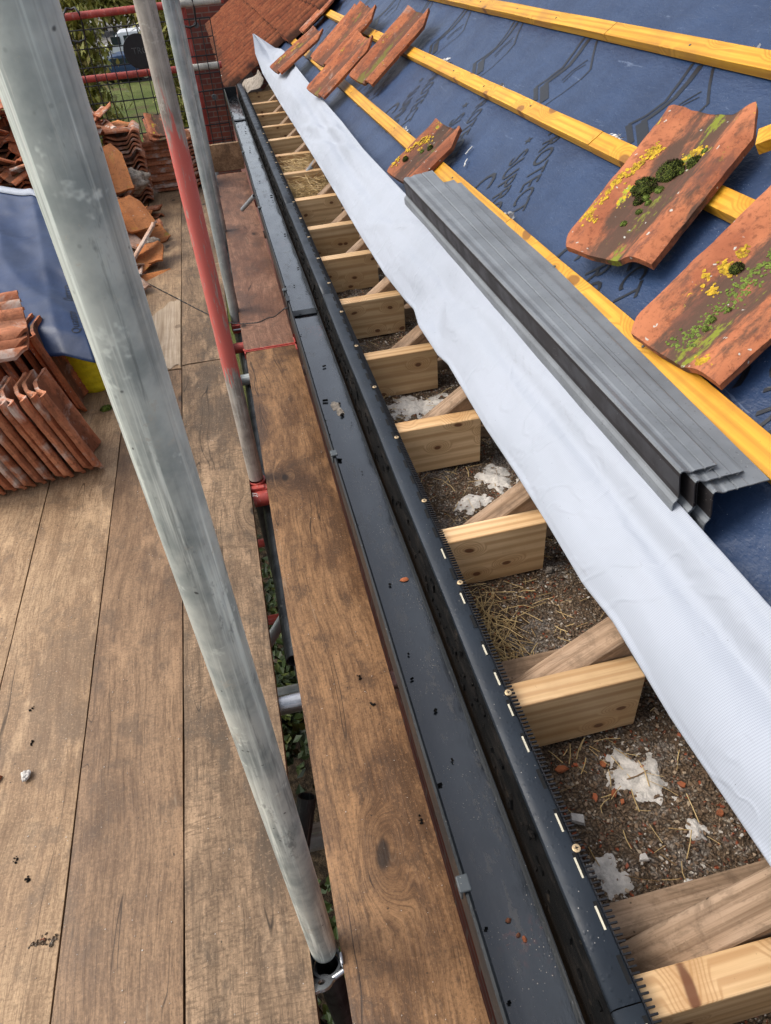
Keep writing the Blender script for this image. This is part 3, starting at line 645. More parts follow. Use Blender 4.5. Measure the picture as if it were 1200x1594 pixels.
tube_obj('scaffold_standard', (-.083, 4.7, -3.4), (-.086, 4.72, 2.6), M['galv'], 'galvanised pole, right one of the pair behind the red-banded pole')
tube_obj('scaffold_standard', (-.085, 6.74, -3.4), (-.078, 6.74, 2.0), M['paint_red'], 'thin-looking red pole behind the right part of the mesh guard')
tube_obj('scaffold_standard', (-1.33, 6.74, -3.4), (-1.33, 6.74, 2.0), M['galv'], 'outer corner pole beyond the left end of the tile pile')
tube_obj('ledger_tube', (-.072, 1.28, -.115), (-.072, 6.7, -.115), M['galv_dark'], 'long dark tube running under the pole gap', 'scaffold tube')
tube_obj('ledger_tube', (-.10, .95, -.24), (-.50, .25, -1.2), M['galv_dark'], 'dark diagonal brace tube below the gap near the bottom pole', 'scaffold tube')
tube_obj('ledger_tube', (-.60, 1.75, -1.2), (-.02, 2.35, -.9), M['galv'], 'pale brace tube glimpsed below the gap beneath the red coupler', 'scaffold tube')
Z0 = -.0640
for y, z, mt, lb in ((3.15, Z0, 'paint_red', 'red cross tube under the boards beside the red board end'), (2.83, Z0, 'galv', 'grey cross tube just nearer than the red board end'),
                  (3.19, -1.31, 'paint_red', 'thin-looking low red tube next nearer than the red coupler'), (2.47, -1.20, 'paint_red', 'low red tube halfway along the pole gap'),
                  (2.20, -1.43, 'galv', 'low bluish grey tube just beyond the bright steel tube in the gap'), (1.105, Z0, 'chrome', 'bright steel cross tube halfway down the near part of the gap'),
                  (1.148, -.80, 'worn_red', 'low tube with red smear near the bottom of the gap, farther of the pair'), (1.027, -.63, 'galv', 'low pale tube near the bottom of the gap, nearer of the pair'),
                  (5.45, Z0, 'paint_red', 'small red cross tube between the far galvanised poles'), (4.73, Z0, 'galv', 'small grey cross tube beyond the cable')):
    tube_obj('cross_tube', (-1.3, y, z), (.20, y, z), M[mt], lb, 'scaffold tube', 'cross tubes under the boards')
# couplers
def coupler(loc, mat, label, rz=0., writing=False):
    t = thing('coupler', loc, label, 'coupler', rot=(0, 0, rz)); m = MB()
    for z in (-.018, .018): pass
    n = 28; P = [[((TR + a) * cos(2 * pi * i / n), (TR + a) * sin(2 * pi * i / n), z) for i in range(n + 1)] for a, z in ((.0005, -.024), (.006, -.024), (.007, 0), (.006, .024), (.0005, .024))]
    m.grid(P); m.build('collar', mat, t, smooth='auto')
    m = MB(); m.box((-.002, -.038, 0), (.05, .020, .042)); m.box((.026, -.034, 0), (.012, .03, .03)); m.build('flap', mat, t, bevel=.003)
    m = MB(); m.tube((-.022, -.05, 0), (.045, -.05, 0), .0055, 12); bo = m.build('bolt', M['chrome'], t, smooth='auto')
    m = MB(); m.tube((.032, -.05, 0), (.043, -.05, 0), .011, 6); m.build('nut', M['chrome'], bo)
    return t
coupler((-.097, 2.0, -.030), M['paint_red'], 'red coupler clamped round the foot of the red-banded pole')
t = coupler((-.088, 3.43, -.075), M['paint_red'], 'small rusty red coupler at the foot of the pale galvanised pole')
# red sleeve beside the coupler with white digits
m = MB(); m.tube((-.118, 1.935, -.042), (-.068, 1.935, -.042), .026, 28); o = m.build('red_sleeve', M['paint_red'], smooth='auto')
tag(o, 'fat red tube end with white digits at the foot of the red-banded pole', 'sleeve')
def text_mesh(name, body, size, mat, parent=None, extrude=0.0004, shear=0., align='CENTER', spacing=1., bold=0.):
    cu = bpy.data.curves.new(name, 'FONT'); cu.body = body; cu.size = size; cu.extrude = extrude; cu.shear = max(-1, min(1, shear)); cu.align_x = align; cu.space_character = spacing; cu.offset = bold; cu.resolution_u = 3
    tmp = bpy.data.objects.new('tmp', cu); COL.objects.link(tmp); dg = bpy.context.evaluated_depsgraph_get()
    me = bpy.data.meshes.new_from_object(tmp.evaluated_get(dg)); bpy.data.objects.remove(tmp); me.name = name; me.materials.clear(); me.materials.append(mat)
    o = bpy.data.objects.new(name, me); COL.objects.link(o)
    if parent: o.parent = parent
    return o
tx = text_mesh('white_digits', '33', .024, M['white'], o); tx.location = (-.102, 1.923, -.0155); tx.rotation_euler = (R_(20), 0, R_(90))
# open-plate steel coupler at the nearest pole
t = thing('coupler', (-.097, .50, -.03), 'bright steel coupler with holed plate at the foot of the nearest pole', 'coupler')
n = 28; m = MB(); m.grid([[((TR + a) * cos(2 * pi * i / n), (TR + a) * sin(2 * pi * i / n), z) for i in range(n + 1)] for a, z in ((.0005, -.014), (.005, -.014), (.006, 0), (.005, .012), (.0005, .012))]); m.build('collar', M['galv_dark'], t, smooth='auto')
m = MB(); Rr = Matrix.Rotation(R_(-35), 3, 'X')
K = 24; inner = []; outer = []
for i in range(K):
    a = 2 * pi * i / K; rr = .019 if not (i % 8 == 0) else .023
    outer.append((rr * cos(a) * 1.05, rr * sin(a))); inner.append((.0065 * cos(a), .0065 * sin(a)))
for z in (0, .004):
    pass
vs = [Rr @ Vector((x, y, z)) for z in (0, .005) for x, y in outer + inner]
fs = []
for i in range(K):
    j = (i + 1) % K; fs += [(i, j, K + j, K + i), (2 * K + i, 3 * K + i, 3 * K + j, 2 * K + j), (i, 2 * K + i, 2 * K + j, j), (K + i, K + j, 3 * K + j, 3 * K + i)]
m.add([v + Vector((-.012, -.036, .012)) for v in vs], fs); m.build('holed_plate', M['chrome'], t)
m = MB(); m.tube((.002, -.031, .006), (.030, -.023, .012), .0055, 14); m.build('pin', M['chrome'], t, smooth='auto')
m = MB(); m.box((.030, -.01, .02), (.006, .02, .03)); m.build('wedge', M['chrome'], t, bevel=.002)

# guard rails and mesh guard
def rail(z, y, label, x1=.23, z1=None):
    z1 = z if z1 is None else z1; t = thing('guard_rail', (-1.4, y, z), label, 'guard rail', 'guard rails across the far end')
    def seg(xa, xb, mat, nm):
        m = MB(); za = (z1 - z) * (xa + 1.4) / (x1 + 1.4); zb = (z1 - z) * (xb + 1.4) / (x1 + 1.4); m.tube((xa + 1.4, 0, za), (xb + 1.4, 0, zb), TR, 24); return m.build(nm, mat, t, smooth='auto')
    seg(-1.4, -1.05, M['cream_tube'], 'bare_section'); seg(-1.05, -.16, M['paint_red'], 'red_section'); seg(-.16, x1 - .02, M['cream_tube'], 'bare_section'); seg(x1 - .02, x1, M['paint_red'], 'red_end')
rail(1.045, 6.70, 'upper red and cream guard rail behind the mesh guard', .235, 1.07)
rail(.655, 6.70, 'lower red and cream guard rail behind the mesh guard', .135)
t = thing('mesh_guard', (-.55, 6.65, .03), 'black wire mesh brick guard with a round badge, hung at the far end', 'mesh guard')
m = MB(); x0, x1 = -.98, .11; z0, z1 = .02, .97
lean = lambda x, z: (x + .55, .02 * sin(x * 3), z - .03)
nz = 8
for k in range(nz + 1): z = z0 + (z1 - z0) * k / nz; m.path([lean(x0 + (x1 - x0) * i / 12, z) for i in range(13)], .0042 if k % 2 else .0050, 5)
nx = 14
for k in range(nx + 1): x = x0 + (x1 - x0) * k / nx; m.path([lean(x, z0 + (z1 - z0) * i / 6) for i in range(7)], .0042, 5)
m.build('wire_mesh', M['black'], t)
def pan_disc(m, c, r, th, n=28):
    m.tube((c[0], c[1] - th / 2, c[2]), (c[0], c[1] + th / 2, c[2]), r, n)
m = MB(); pan_disc(m, (.09, -.02, .775), .115, .012, 36); bd = m.build('badge', M['black'], t, bevel=.004)
tx = text_mesh('badge_lettering', 'TRO', .06, M['galv_dark'], bd); tx.location = (.10, -.029, .76); tx.rotation_euler = (R_(90), 0, 0)
for x, z in ((-.94, .93), (-.66, .93), (-.55, .35), (-.3, .06), (.0, .93), (.03, .45), (.02, .10), (-.94, .45)):
    m = MB(); pan_disc(m, (x + .55, -.012, z - .03), .02, .02, 12); m.build('stud', M['galv_dark'], t)
for x, zt in ((-.87, 1.075), (-.05, 1.095)):
    m = MB(); pts = [(x + .55 + a, -.02 + b, zt - .03 + c) for a, b, c in ((-.05, 0, -.16), (-.06, -.015, -.06), (-.055, 0, .0), (-.03, .05, .03), (0, .07, .02), (.03, .05, .03), (.055, 0, 0), (.06, -.015, -.06), (.05, 0, -.16), (0, -.01, -.175), (-.05, 0, -.16))]
    m.path(pts, .008, 8); m.build('hook', M['black'], t, smooth=True)

# ------------------------------------------------------------------ gutter
GY0, GY1 = -1.2, 6.98
gt = thing('gutter', (.17, 0, .38), 'dark grey square gutter with wet silty floor along the eaves', 'gutter')
gx, gz = .17, .38
def along(prof, y0, y1, name, mat, parent, step=.25, off=(0, 0), wav=.0008, smooth='auto', close=False, uvs=False):
    m = MB(); n = max(2, int((y1 - y0) / step)); P = []
    for j in range(n + 1):
        y = y0 + (y1 - y0) * j / n; w_ = wav * sin(y * 3.1) + wav * .6 * sin(y * 7.7)
        P.append([(x - off[0] + w_, y, z - off[1] + w_) for x, z in (prof + [prof[0]] if close else prof)])
    m.grid(P)
    if close:
        for r in (P[0], P[-1]): m.add(r[:-1], [tuple(range(len(r) - 1))])
    return m.build(name, mat, parent, smooth=smooth)
FL = .395
along([(.1300, .449), (.1262, .452), (.1228, .4485), (.1222, .440), (.1245, .436), (.1215, .395), (.1235, .385), (.1275, .381), (.214, .381), (.2185, .384), (.2212, .388), (.2214, .4035), (.2196, .4035), (.2185, .394), (.212, .3885), (.129, .3885), (.1255, .392), (.1275, .437), (.1300, .441)], GY0, GY1, 'channel', M['gutter'], gt, off=(gx, gz), close=True)
# floor liner of silt and water (4 mm proud)
m = MB(); ny = 260; nx = 10; P = []
for j in range(ny + 1):
    y = GY0 + .01 + (GY1 - GY0 - .02) * j / ny
    P.append([(x, y, .3925 + .0012 * fbm((x * 8, y * 3, 2), 2.) + (.002 * max(0, .15 - x) / .02)) for x in [.1272 + .0905 * i / nx for i in range(nx + 1)]])
m.grid(P); o = m.build('silt_floor', M['gutter_floor'], gt, smooth=True, recalc=False); o.matrix_parent_inverse = Matrix.Translation((-.17, 0, -.38))
# moss line inside front lip
m = MB(); rng = random.Random(5)
for k in range(1500):
    y = rng.uniform(0.0, 6.8); 
    if fbm((y, 0, 3), 1.6) < -.35: continue
    s_ = rng.uniform(.0008, .0026); c = Vector((.1325 + rng.uniform(-.002, .003), y, .398 + rng.uniform(-.004, .010)))
    q = Matrix.Rotation(rng.uniform(0, 6.3), 3, (rng.random(), rng.random(), rng.random() + .1)); m.box(c, (s_, s_ * 1.6, s_), q)
o = m.build('moss_line', M['moss'], gt, recalc=False); o.matrix_parent_inverse = Matrix.Translation((-.17, 0, -.38)); o['kind'] = 'stuff'
# unions, brackets, end cap
def gut_part(m, nm, mat, bev=.0015):
    o = m.build(nm, mat, gt, bevel=bev); o.matrix_parent_inverse = Matrix.Translation((-.17, 0, -.38)); return o
for y, wd in ((2.37, .045), (5.9, .05)):
    m = MB(); m.box((.1715, y, .3965), (.092, wd, .004)); m.box((.2195, y, .402), (.003, wd, .012)); m.box((.1215, y, .417), (.003, wd, .07)); m.box((.1255, y, .4545), (.012, wd, .004)); gut_part(m, 'union', M['gutter'])
for y in (.38, 1.40, 2.45, 3.47, 4.6, 5.7):
    m = MB(); m.box((.1245, y, .4555), (.017, .022, .005)); m.box((.1195, y, .445), (.004, .022, .022)); gut_part(m, 'bracket', M['bracket'], .002)
m = MB(); m.box((.1715, GY1 + .002, .42), (.104, .005, .08)); gut_part(m, 'end_cap', M['gutter'])
m = MB()
for k in range(90):
    y = rng.uniform(5.6, 6.9) if k < 50 else rng.uniform(.2, 5.5); x = rng.uniform(.135, .215); s_ = rng.uniform(.002, .007)
    m.box((x, y, .396 + s_ * .2), (s_, s_ * rng.uniform(1, 2.5), s_ * .5), Matrix.Rotation(rng.uniform(0, 3), 3, 'Z'))
o = gut_part(m, 'grit', M['grime'], 0); o['kind'] = 'stuff'
for (x, y, sx, sy, sd_) in ((.196, 1.00, .009, .006, 1), (.176, .345, .004, .003, 2), (.182, .325, .003, .003, 3), (.188, .318, .003, .004, 4)):
    m = MB(); blob(m, (x, y, .394), sx, sy, .004, sd_, 14, 4); o = m.build('terracotta_crumb', M['tile'], smooth=True)
    tag(o, {1: 'small round terracotta crumb halfway along the wet gutter floor', 2: 'terracotta speck in the near gutter, left of three', 3: 'terracotta speck in the near gutter, middle of three', 4: 'terracotta speck in the near gutter, right of three'}[sd_], 'crumb', 'crumbs in the gutter')
for y, x, sc in ((1.72, .175, .016), (1.68, .183, .013)):
    m = MB(); blob(m, (x, y, .393), sc * .8, sc * 1.6, .004, int(y * 100), 20, 5); o = m.build('silt_clot', M['concrete'], smooth=True)
    tag(o, 'crusty brown silt clot on the wet gutter floor, ' + ('farther' if y > 1.7 else 'nearer') + ' of two', 'silt')
# pipe stub through the gutter front
tube_obj('pipe_stub', (.050, 4.03, .30), (.121, 3.86, .405), M['greypipe'], 'short grey pipe sticking out from the front of the far gutter', 'pipe', r=.011)
tube_obj('pipe_stub', (.400, 3.93, .45), (.60, 4.16, .56), M['greypipe'], 'short grey pipe poking out from under the pale flap above the straw', 'pipe', r=.015)
# back board (fascia) behind gutter
fb = along([(.2300, .30), (.2310, .4725), (.2362, .4765), (.2590, .4700), (.2590, .30)], GY0, GY1, 'fascia_board', M['grime'], None, close=True, wav=.0004)
tag(fb, 'black grimy fascia board behind the gutter', 'fascia board')
m = MB(); rng = random.Random(77)
for k in range(420):
    y = rng.uniform(-.1, 6.6); s_ = rng.uniform(.002, .008); x = .2290; z = rng.uniform(.40, .474)
    m.box((x, y, z), (s_ * .5, s_ * rng.uniform(1, 3), s_), Matrix.Rotation(rng.uniform(0, 3), 3, 'X'))
o = m.build('grime_flakes', M['grime'], recalc=False); tag(o, kind='stuff', label='black flaking grime clinging to the fascia board', cat='grime')

# over-fascia vent: cap, comb, slots, screws
vt = thing('eaves_vent', (.25, 0, .477), 'blue-grey slotted eaves vent strip with black comb teeth along the fascia top', 'eaves vent')
vinv = Matrix.Translation((-.25, 0, -.477))
def vpart(o): o.matrix_parent_inverse = vinv; return o
def vsec(y0, y1):
    m = MB(); prof = [(.2370, .4770), (.2385, .4830), (.2420, .4852), (.2480, .4862), (.2700, .4862), (.2735, .4835), (.2735, .4780)]
    n = max(2, int((y1 - y0) / .12)); P = []
    for j in range(n + 1):
        y = y0 + (y1 - y0) * j / n; P.append([(x + .0006 * sin(y * 9), y, z + .0005 * sin(y * 6)) for x, z in prof])
    m.grid(P)
    return vpart(m.build('vent_cap', M['vent'], vt, smooth='auto', solid=.0016))
for a, b in ((-1.2, .1985), (.2, 2.2785), (2.28, 3.358), (3.36, 5.0), (5.002, 6.9)): vsec(a, b)
m = MB(); y = -.1
while y < 6.5:
    m.box((.2790, y, .4855), (.0115, .0021, .0032), Matrix.Rotation(R_(8), 3, 'Y')); y += .0068 if y < 2.4 else .0105
m.box((.2748, 3.2, .4815), (.0018, 6.7, .010)); 
o = vpart(m.build('comb_teeth', M['black'], vt, recalc=False)); o['kind'] = 'stuff'
slots = MB(); creams = MB(); y = -.1; k = 0; rng = random.Random(3)
while y < 6.4:
    L = .030 if y < 1.5 else .034
    slots.box((.2685, y + .03, .4868), (.0052, L, .0014)); 
    if y < .95 and rng.random() < .85:
        creams = MB(); creams.box((.2668, y + .026, .4872), (.0026, L * rng.uniform(.7, .95), .0016)); vpart(creams.build('slot_edging', M['cream'], vt))
    y += .0605 if y > .95 else .0605
    k += 1
o = vpart(slots.build('slots', M['slot'], vt)); o['kind'] = 'stuff'
for y in [.373 + .2496 * k for k in range(-1, 20)]:
    if y > 5: break
    m = MB(); P = [[(.2742 + r * cos(2 * pi * i / 20), y + r * sin(2 * pi * i / 20), .4868 + z) for i in range(21)] for r, z in ((.0056, 0), (.0054, .0014), (.0042, .0020), (.0005, .0020))]; m.grid(P)
    sc = vpart(m.build('screw', M['screw'], vt, smooth='auto'))
    m = MB(); m.box((.2742, y, .4889), (.0052, .0011, .0005)); m.box((.2742, y, .48892), (.0011, .0052, .0005)); q = m.build('cross_slot', M['slot'], sc)

# ------------------------------------------------------------------ rafter feet, old rafters, joists
TY = [-.22, .184, .604, .998, 1.414, 1.806, 2.215, 2.633, 3.005, 3.435, 3.917, 4.33, 4.732, 5.134, 5.559, 5.992, 6.479]
ordn = ['nearest, just outside the frame', 'cut off by the bottom right corner', 'nearest whole', 'second whole', 'third whole', 'fourth whole', 'fifth whole', 'sixth whole', 'seventh whole', 'nearest with straw around it', 'half buried in straw', 'just beyond the straw', 'fifth from the far end', 'fourth from the far end', 'third from the far end', 'second from the far end', 'farthest, beside the gutter end']
def timber_foot():
    m = MB(); m.box((.11, .0225, -.066), (.220, .045, .132)); return m.build('rafter_foot_block', M['pine'], bevel=.0022)
tf = timber_foot()
def slanted():
    # old rafter: local x runs up the slope, top surface at z=0
    m = MB(); P = []; L = 2.4; nseg = 40
    sec = [(-.0275, -.10), (-.0275, -.003), (-.0245, 0), (0, .0008), (.0245, 0), (.0275, -.003), (.0275, -.10)]
    for i in range(nseg + 1):
        x = L * i / nseg; P.append([(x + (.05 * (z / -.1) * 0), y + .0015 * fbm((x * 4, y * 9, 1), 2.), z + .0015 * fbm((x * 5, y * 30, 4), 2.)) for y, z in sec])
    m.grid(P); m.add(P[0], [tuple(range(len(sec)))]); m.add(P[-1], [tuple(range(len(sec)))])
    return m.build('old_rafter', M['rafter'], smooth='auto', bevel=0)
rf = slanted()
def joist_mesh():
    m = MB(); m.box((.6, 0, -.05), (1.2, .045, .1)); return m.build('ceiling_joist', M['rafter'], bevel=.004)
jo = joist_mesh()
rng = random.Random(12)
for k, y in enumerate(TY):
    a = tf if k == 0 else tf.copy()
    if k: COL.objects.link(a)
    a.location = (.279, y, .4705); a.rotation_euler = (0, R_(rng.uniform(-.5, .5)), R_(rng.uniform(-.8, .8)))
    tag(a, 'new pine block beside an old rafter foot, ' + ordn[k], 'timber block', 'new pine blocks along the eaves')
    b = rf if k == 0 else rf.copy()
    if k: COL.objects.link(b)
    x0 = .262; b.location = (x0, y + .046 + .0285, .452 + (x0 - .394) * .70); b.rotation_euler = (0, -R_(35.0), 0)
    tag(b, 'old sloping rafter behind the pine block, ' + ordn[k], 'rafter', 'old rafters going up under the membrane')
    c = jo if k == 0 else jo.copy()
    if k: COL.objects.link(c)
    c.location = (.272, y + .046 + .057 + .024, .392 if k < 3 else .375); c.rotation_euler = (0, 0, 0)
    tag(c, 'grey old ceiling joist end beside the rafter, ' + ordn[k], 'joist', 'old joists half buried in debris')

# ------------------------------------------------------------------ debris bed
def soil_h(x, y):
    h = .338 + .016 * fbm((x, y, 5), 6.) + .007 * fbm((x, y, 8), 22.)
    h += .02 * max(0, (x - .55)); return h + .055 * math.exp(-((y - 4.0) / .42) ** 4) + (.03 * min(1, (y - 4.6) / .3) if y > 4.6 else 0)
m = MB(); P = []
nx, ny = 60, 560
for j in range(ny + 1):
    y = -.6 + 7.6 * j / ny; P.append([(.262 + .70 * i / nx, y, soil_h(.262 + .70 * i / nx, y) + .003 * fbm((i, j, 0), .9)) for i in range(nx + 1)])
m.grid(P); tag(m.build('debris_bed', M['soil'], smooth=True), 'brown dusty debris lying between the joists', 'debris', kind='stuff')
def chip(m, rng, p, s, flat=.35, long_=1.):
    n = rng.choice((4, 5, 6)); q = Matrix.Rotation(rng.uniform(0, 6.3), 3, 'Z') @ Matrix.Rotation(rng.gauss(0, .45), 3, 'X')
    t_ = []; b_ = []
    for i in range(n):
        a = 2 * pi * i / n + rng.uniform(-.3, .3); r = s * rng.uniform(.6, 1.1)
        t_.append(q @ Vector((r * cos(a) * .85, r * sin(a) * long_ * .85, s * flat)) + p); b_.append(q @ Vector((r * cos(a), r * sin(a) * long_, 0)) + p)
    m.add(t_ + b_, [tuple(range(n))] + [(i, n + i, n + (i + 1) % n, (i + 1) % n) for i in range(n)])
def scatter(name, label, mat, count, smin, smax, seed, xr=(.285, .62), yr=(-.1, 6.4), pred=None, flat=.4, cat='debris', lift=.001):
    m = MB(); rng = random.Random(seed); k = 0; tr = 0
    while k < count and tr < count * 20:
        tr += 1; y = yr[0] + (yr[1] - yr[0]) * rng.random() ** 1.5; x = rng.uniform(*xr)
        if pred and not pred(x, y, rng): continue
        s = smin + (smax - smin) * rng.random() ** 2.5
        chip(m, rng, Vector((x, y, soil_h(x, y) + lift)), s, flat, rng.uniform(.7, 1.9)); k += 1
    o = m.build(name, mat, recalc=False); tag(o, label, cat, kind='stuff'); return o
M['chip_brown'] = leafm('brown_crumbs', (.07, .04, .024), (.30, .20, .12), (.42, .32, .22))
M['chip_pale'] = leafm('pale_crumbs', (.42, .36, .29), (.60, .56, .50), (.25, .19, .14))
M['chip_red'] = leafm('terracotta_crumbs', (.30, .07, .03), (.46, .14, .06), (.18, .05, .03))
M['straw'] = leafm('dry_straw', (.36, .23, .09), (.72, .53, .25), (.20, .12, .05))
scatter('brown_crumbs', 'brown crumbs of bark and earth over the debris bed', M['chip_brown'], 22000, .0007, .0042, 21, pred=None)
scatter('pale_crumbs', 'small pale mortar crumbs over the debris bed', M['chip_pale'], 8000, .0006, .0034, 22, pred=lambda x, y, r: fbm((x, y, 1), 7.) > -.02 or (y > 1.0 and r.random() < .3))
scatter('terracotta_crumbs', 'orange terracotta crumbs over the debris bed', M['chip_red'], 90, .0012, .0065, 23, pred=lambda x, y, r: y < 1.2 or r.random() < .25)
def straw(name, label, n, cx, cy, rx, ry, z, seed, lmin=.02, lmax=.09):
    m = MB(); rng = random.Random(seed)
    for k in range(n):
        x = cx + rng.gauss(0, rx); y = cy + rng.gauss(0, ry)
        if x < .287 or x > .62: continue
        if any(t0 - .01 < y < t0 + .055 and x < .5 for t0 in TY): continue
        L = rng.uniform(lmin, lmax); a = rng.uniform(0, pi); pit = rng.gauss(0, .22); r = rng.uniform(.0004, .0010)
        p = Vector((x, y, soil_h(x, y) + .004 + abs(rng.gauss(0, z)))); d = Vector((cos(a) * cos(pit), sin(a) * cos(pit), sin(pit))) * L
        bend = Vector((rng.gauss(0, .045), rng.gauss(0, .045), rng.gauss(0, .03))) * L
        a_, b_ = p - d / 2, p + d / 2
        for w_ in (a_, b_): w_.x = max(.285, w_.x)
        m.path([a_, p + bend, b_], r, 4)
    tag(m.build(name, M['straw'], recalc=False), label, 'straw', kind='stuff')
straw('loose_straw', 'dry straw heaped against the vent in the bay before the nearest whole block', 300, .325, .84, .035, .07, .007, 31)
straw('loose_straw', 'bird-nest straw heap between the far blocks', 2300, .40, 4.10, .075, .19, .030, 32, .03, .13)
straw('loose_straw', 'bird-nest straw around the half buried block', 1100, .38, 3.70, .06, .11, .026, 33, .03, .12)
straw('loose_straw', 'thin scattered straw over the near debris', 260, .40, .55, .09, .45, .002, 34, .01, .05)
straw('loose_straw', 'thin scattered straw in the middle bays', 260, .40, 1.9, .09, .7, .002, 35, .01, .05)
def patch(label, c, rx, ry, seed, rot=0., mat='mortar', h=.0025):
    m = MB(); x, y = c; blob(m, (x, y, 0), rx * 1.5, ry * 1.5, 1., seed, 60, 16, Matrix.Rotation(rot, 3, 'Z'))
    for i_, v_ in enumerate(m.v):
        f = (i_ // 60) / 16; m.v[i_] = (v_[0], v_[1], soil_h(v_[0], v_[1]) + .0040 - .0060 * f ** 2 + .0040 * fbm((v_[0], v_[1], seed), 45.) * (.3 + f))
    tag(m.build('mortar_patch', M[mat], smooth=True), label, 'mortar', 'white mortar patches in the debris')
patch('largest white mortar patch with a terracotta edge, below the nearest whole block', (.462, .512), .033, .045, 41, .5)
patch('small white mortar patch near the vent screw at the bottom right', (.348, .385), .018, .025, 42)
patch('white crumbled mortar patch far from the vent in the nearest open bay', (.50, .412), .012, .014, 43)
patch('grey-white mortar patch beyond the second whole block, near the flap', (.515, 1.335), .035, .045, 44)
patch('grey-white mortar patch in the middle of the bay beyond the second whole block', (.425, 1.25), .035, .022, 45)
patch('broad pale mortar spread filling the bay behind the third whole block', (.41, 1.73), .085, .05, 46, h=.002)
patch('pale mortar smear beside the rafter in the near bay', (.44, .335), .02, .01, 48)
# loose stones and shards one can tell apart
def shard(name, label, x, y, s, mat, seed, lo=1.4, cat='stone', dz=.004):
    m = MB(); r_ = random.Random(seed); chip(m, r_, Vector((x, y, soil_h(x, y) + dz)), s, .45, lo); tag(m.build(name, M[mat], bevel=.0006), label, cat)
shard('mortar_stone', 'buff angular stone close to the vent in the nearest open bay', .339, .473, .013, 'mortar', 1)
shard('mortar_stone', 'rounded buff stone in the middle of the nearest open bay', .401, .389, .009, 'mortar', 2, 1.1)
shard('mortar_stone', 'grey stone low in the nearest open bay', .335, .338, .011, 'concrete', 3)
shard('mortar_stone', 'grey lump beside the flap behind the nearest whole block', .505, .985, .014, 'concrete', 4, 1.)
shard('tile_shard', 'orange tile shard nearest the vent below the pine block', .349, .557, .009, 'tile', 5, 1.5, 'shard')
shard('tile_shard', 'orange tile shard left of the largest mortar patch', .420, .552, .007, 'tile', 6, 1., 'shard')
shard('tile_shard', 'dark red tile shard below the largest mortar patch', .412, .498, .008, 'tile', 7, 1.4, 'shard')
shard('tile_shard', 'bright orange tile shard beneath the dark red one', .419, .484, .007, 'tile', 8, 1., 'shard')
shard('tile_shard', 'orange tile shard right of the largest mortar patch', .518, .482, .007, 'tile', 9, 1., 'shard')
shard('tile_shard', 'orange tile shard beside the flap edge', .545, .422, .007, 'tile', 10, 1.1, 'shard')
shard('white_sliver', 'white sliver of plaster in the bay behind the second whole block', .375, 1.118, .009, 'white', 11, 2.6, 'plaster sliver')
shard('snail_shell', 'small cream snail shell by the comb in the bay behind the second block', .332, 1.135, .006, 'cream', 12, 1., 'shell', .006)

# ------------------------------------------------------------------ roof membrane
mt = thing('roof_membrane', tuple(rp(0, 0, 0)), 'blue roofing membrane over the rafters with its pale underside folded back along the eaves', 'membrane')
minv = Matrix.Translation(-rp(0, 0, 0))
def mpart(o): o.matrix_parent_inverse = minv; return o
BS = [.50, .80, 1.11, 1.42, 1.73, 2.04]
def mh(s, y):
    base = .006 * fbm((s * 2.0, y * .9, 3), 1.2) + .0025 * fbm((s, y, 7), 7.)
    base += .003 * sin(y * 15.7) * (.5 + .5 * sin(s * 20))
    near = min(abs(s - (b + .02)) for b in BS); k = min(1, near / .06)
    return -.004 + base * k - .002
m = MB(); ns, ny = 150, 420; P = []; UV = []
for i in range(ns + 1):
    s = .222 + 3.0 * i / ns; P.append([rp(s, -1.3 + 8.6 * j / ny, mh(s, -1.3 + 8.6 * j / ny)) for j in range(ny + 1)])
m.grid(P); mpart(m.build('blue_sheet', M['blue'], mt, smooth=True))
# folded flap
Ledge = [(-1.3, .205), (.25, .205), (.46, .199), (.63, .203), (.72, .195), (.86, .198), (1.02, .199), (1.2, .196), (1.49, .201), (1.55, .192), (1.73, .190), (1.82, .203), (1.9, .196), (2.13, .185), (2.5, .184), (3.4, .19), (4.6, .19), (5.2, .189), (5.9, .193), (6.3, .197), (6.6, .246), (6.85, .32)]
Redge = [(-1.3, .383), (1.4, .383), (1.73, .380), (2.36, .388), (3.1, .383), (3.6, .392), (4.25, .394), (5.1, .405), (6.03, .42), (6.35, .413), (6.6, .395), (6.85, .335)]
def lerp(T, y):
    if y <= T[0][0]: return T[0][1]
    for (a, b), (c, d) in zip(T, T[1:]):
        if y <= c: f = (y - a) / (c - a); return b + (d - b) * f
    return T[-1][1]
lift_L = [(-1, .012), (6.0, .012), (6.3, .03), (6.6, .128), (6.85, .20)]
lift_R = [(-1, .048), (.7, .055), (2.2, .055), (2.6, .045), (6.0, .075), (6.4, .06), (6.6, .05), (6.85, .195)]
m = MB(); nt, ny = 44, 620; P = []; UV = []
y0, y1 = -1.3, 6.85
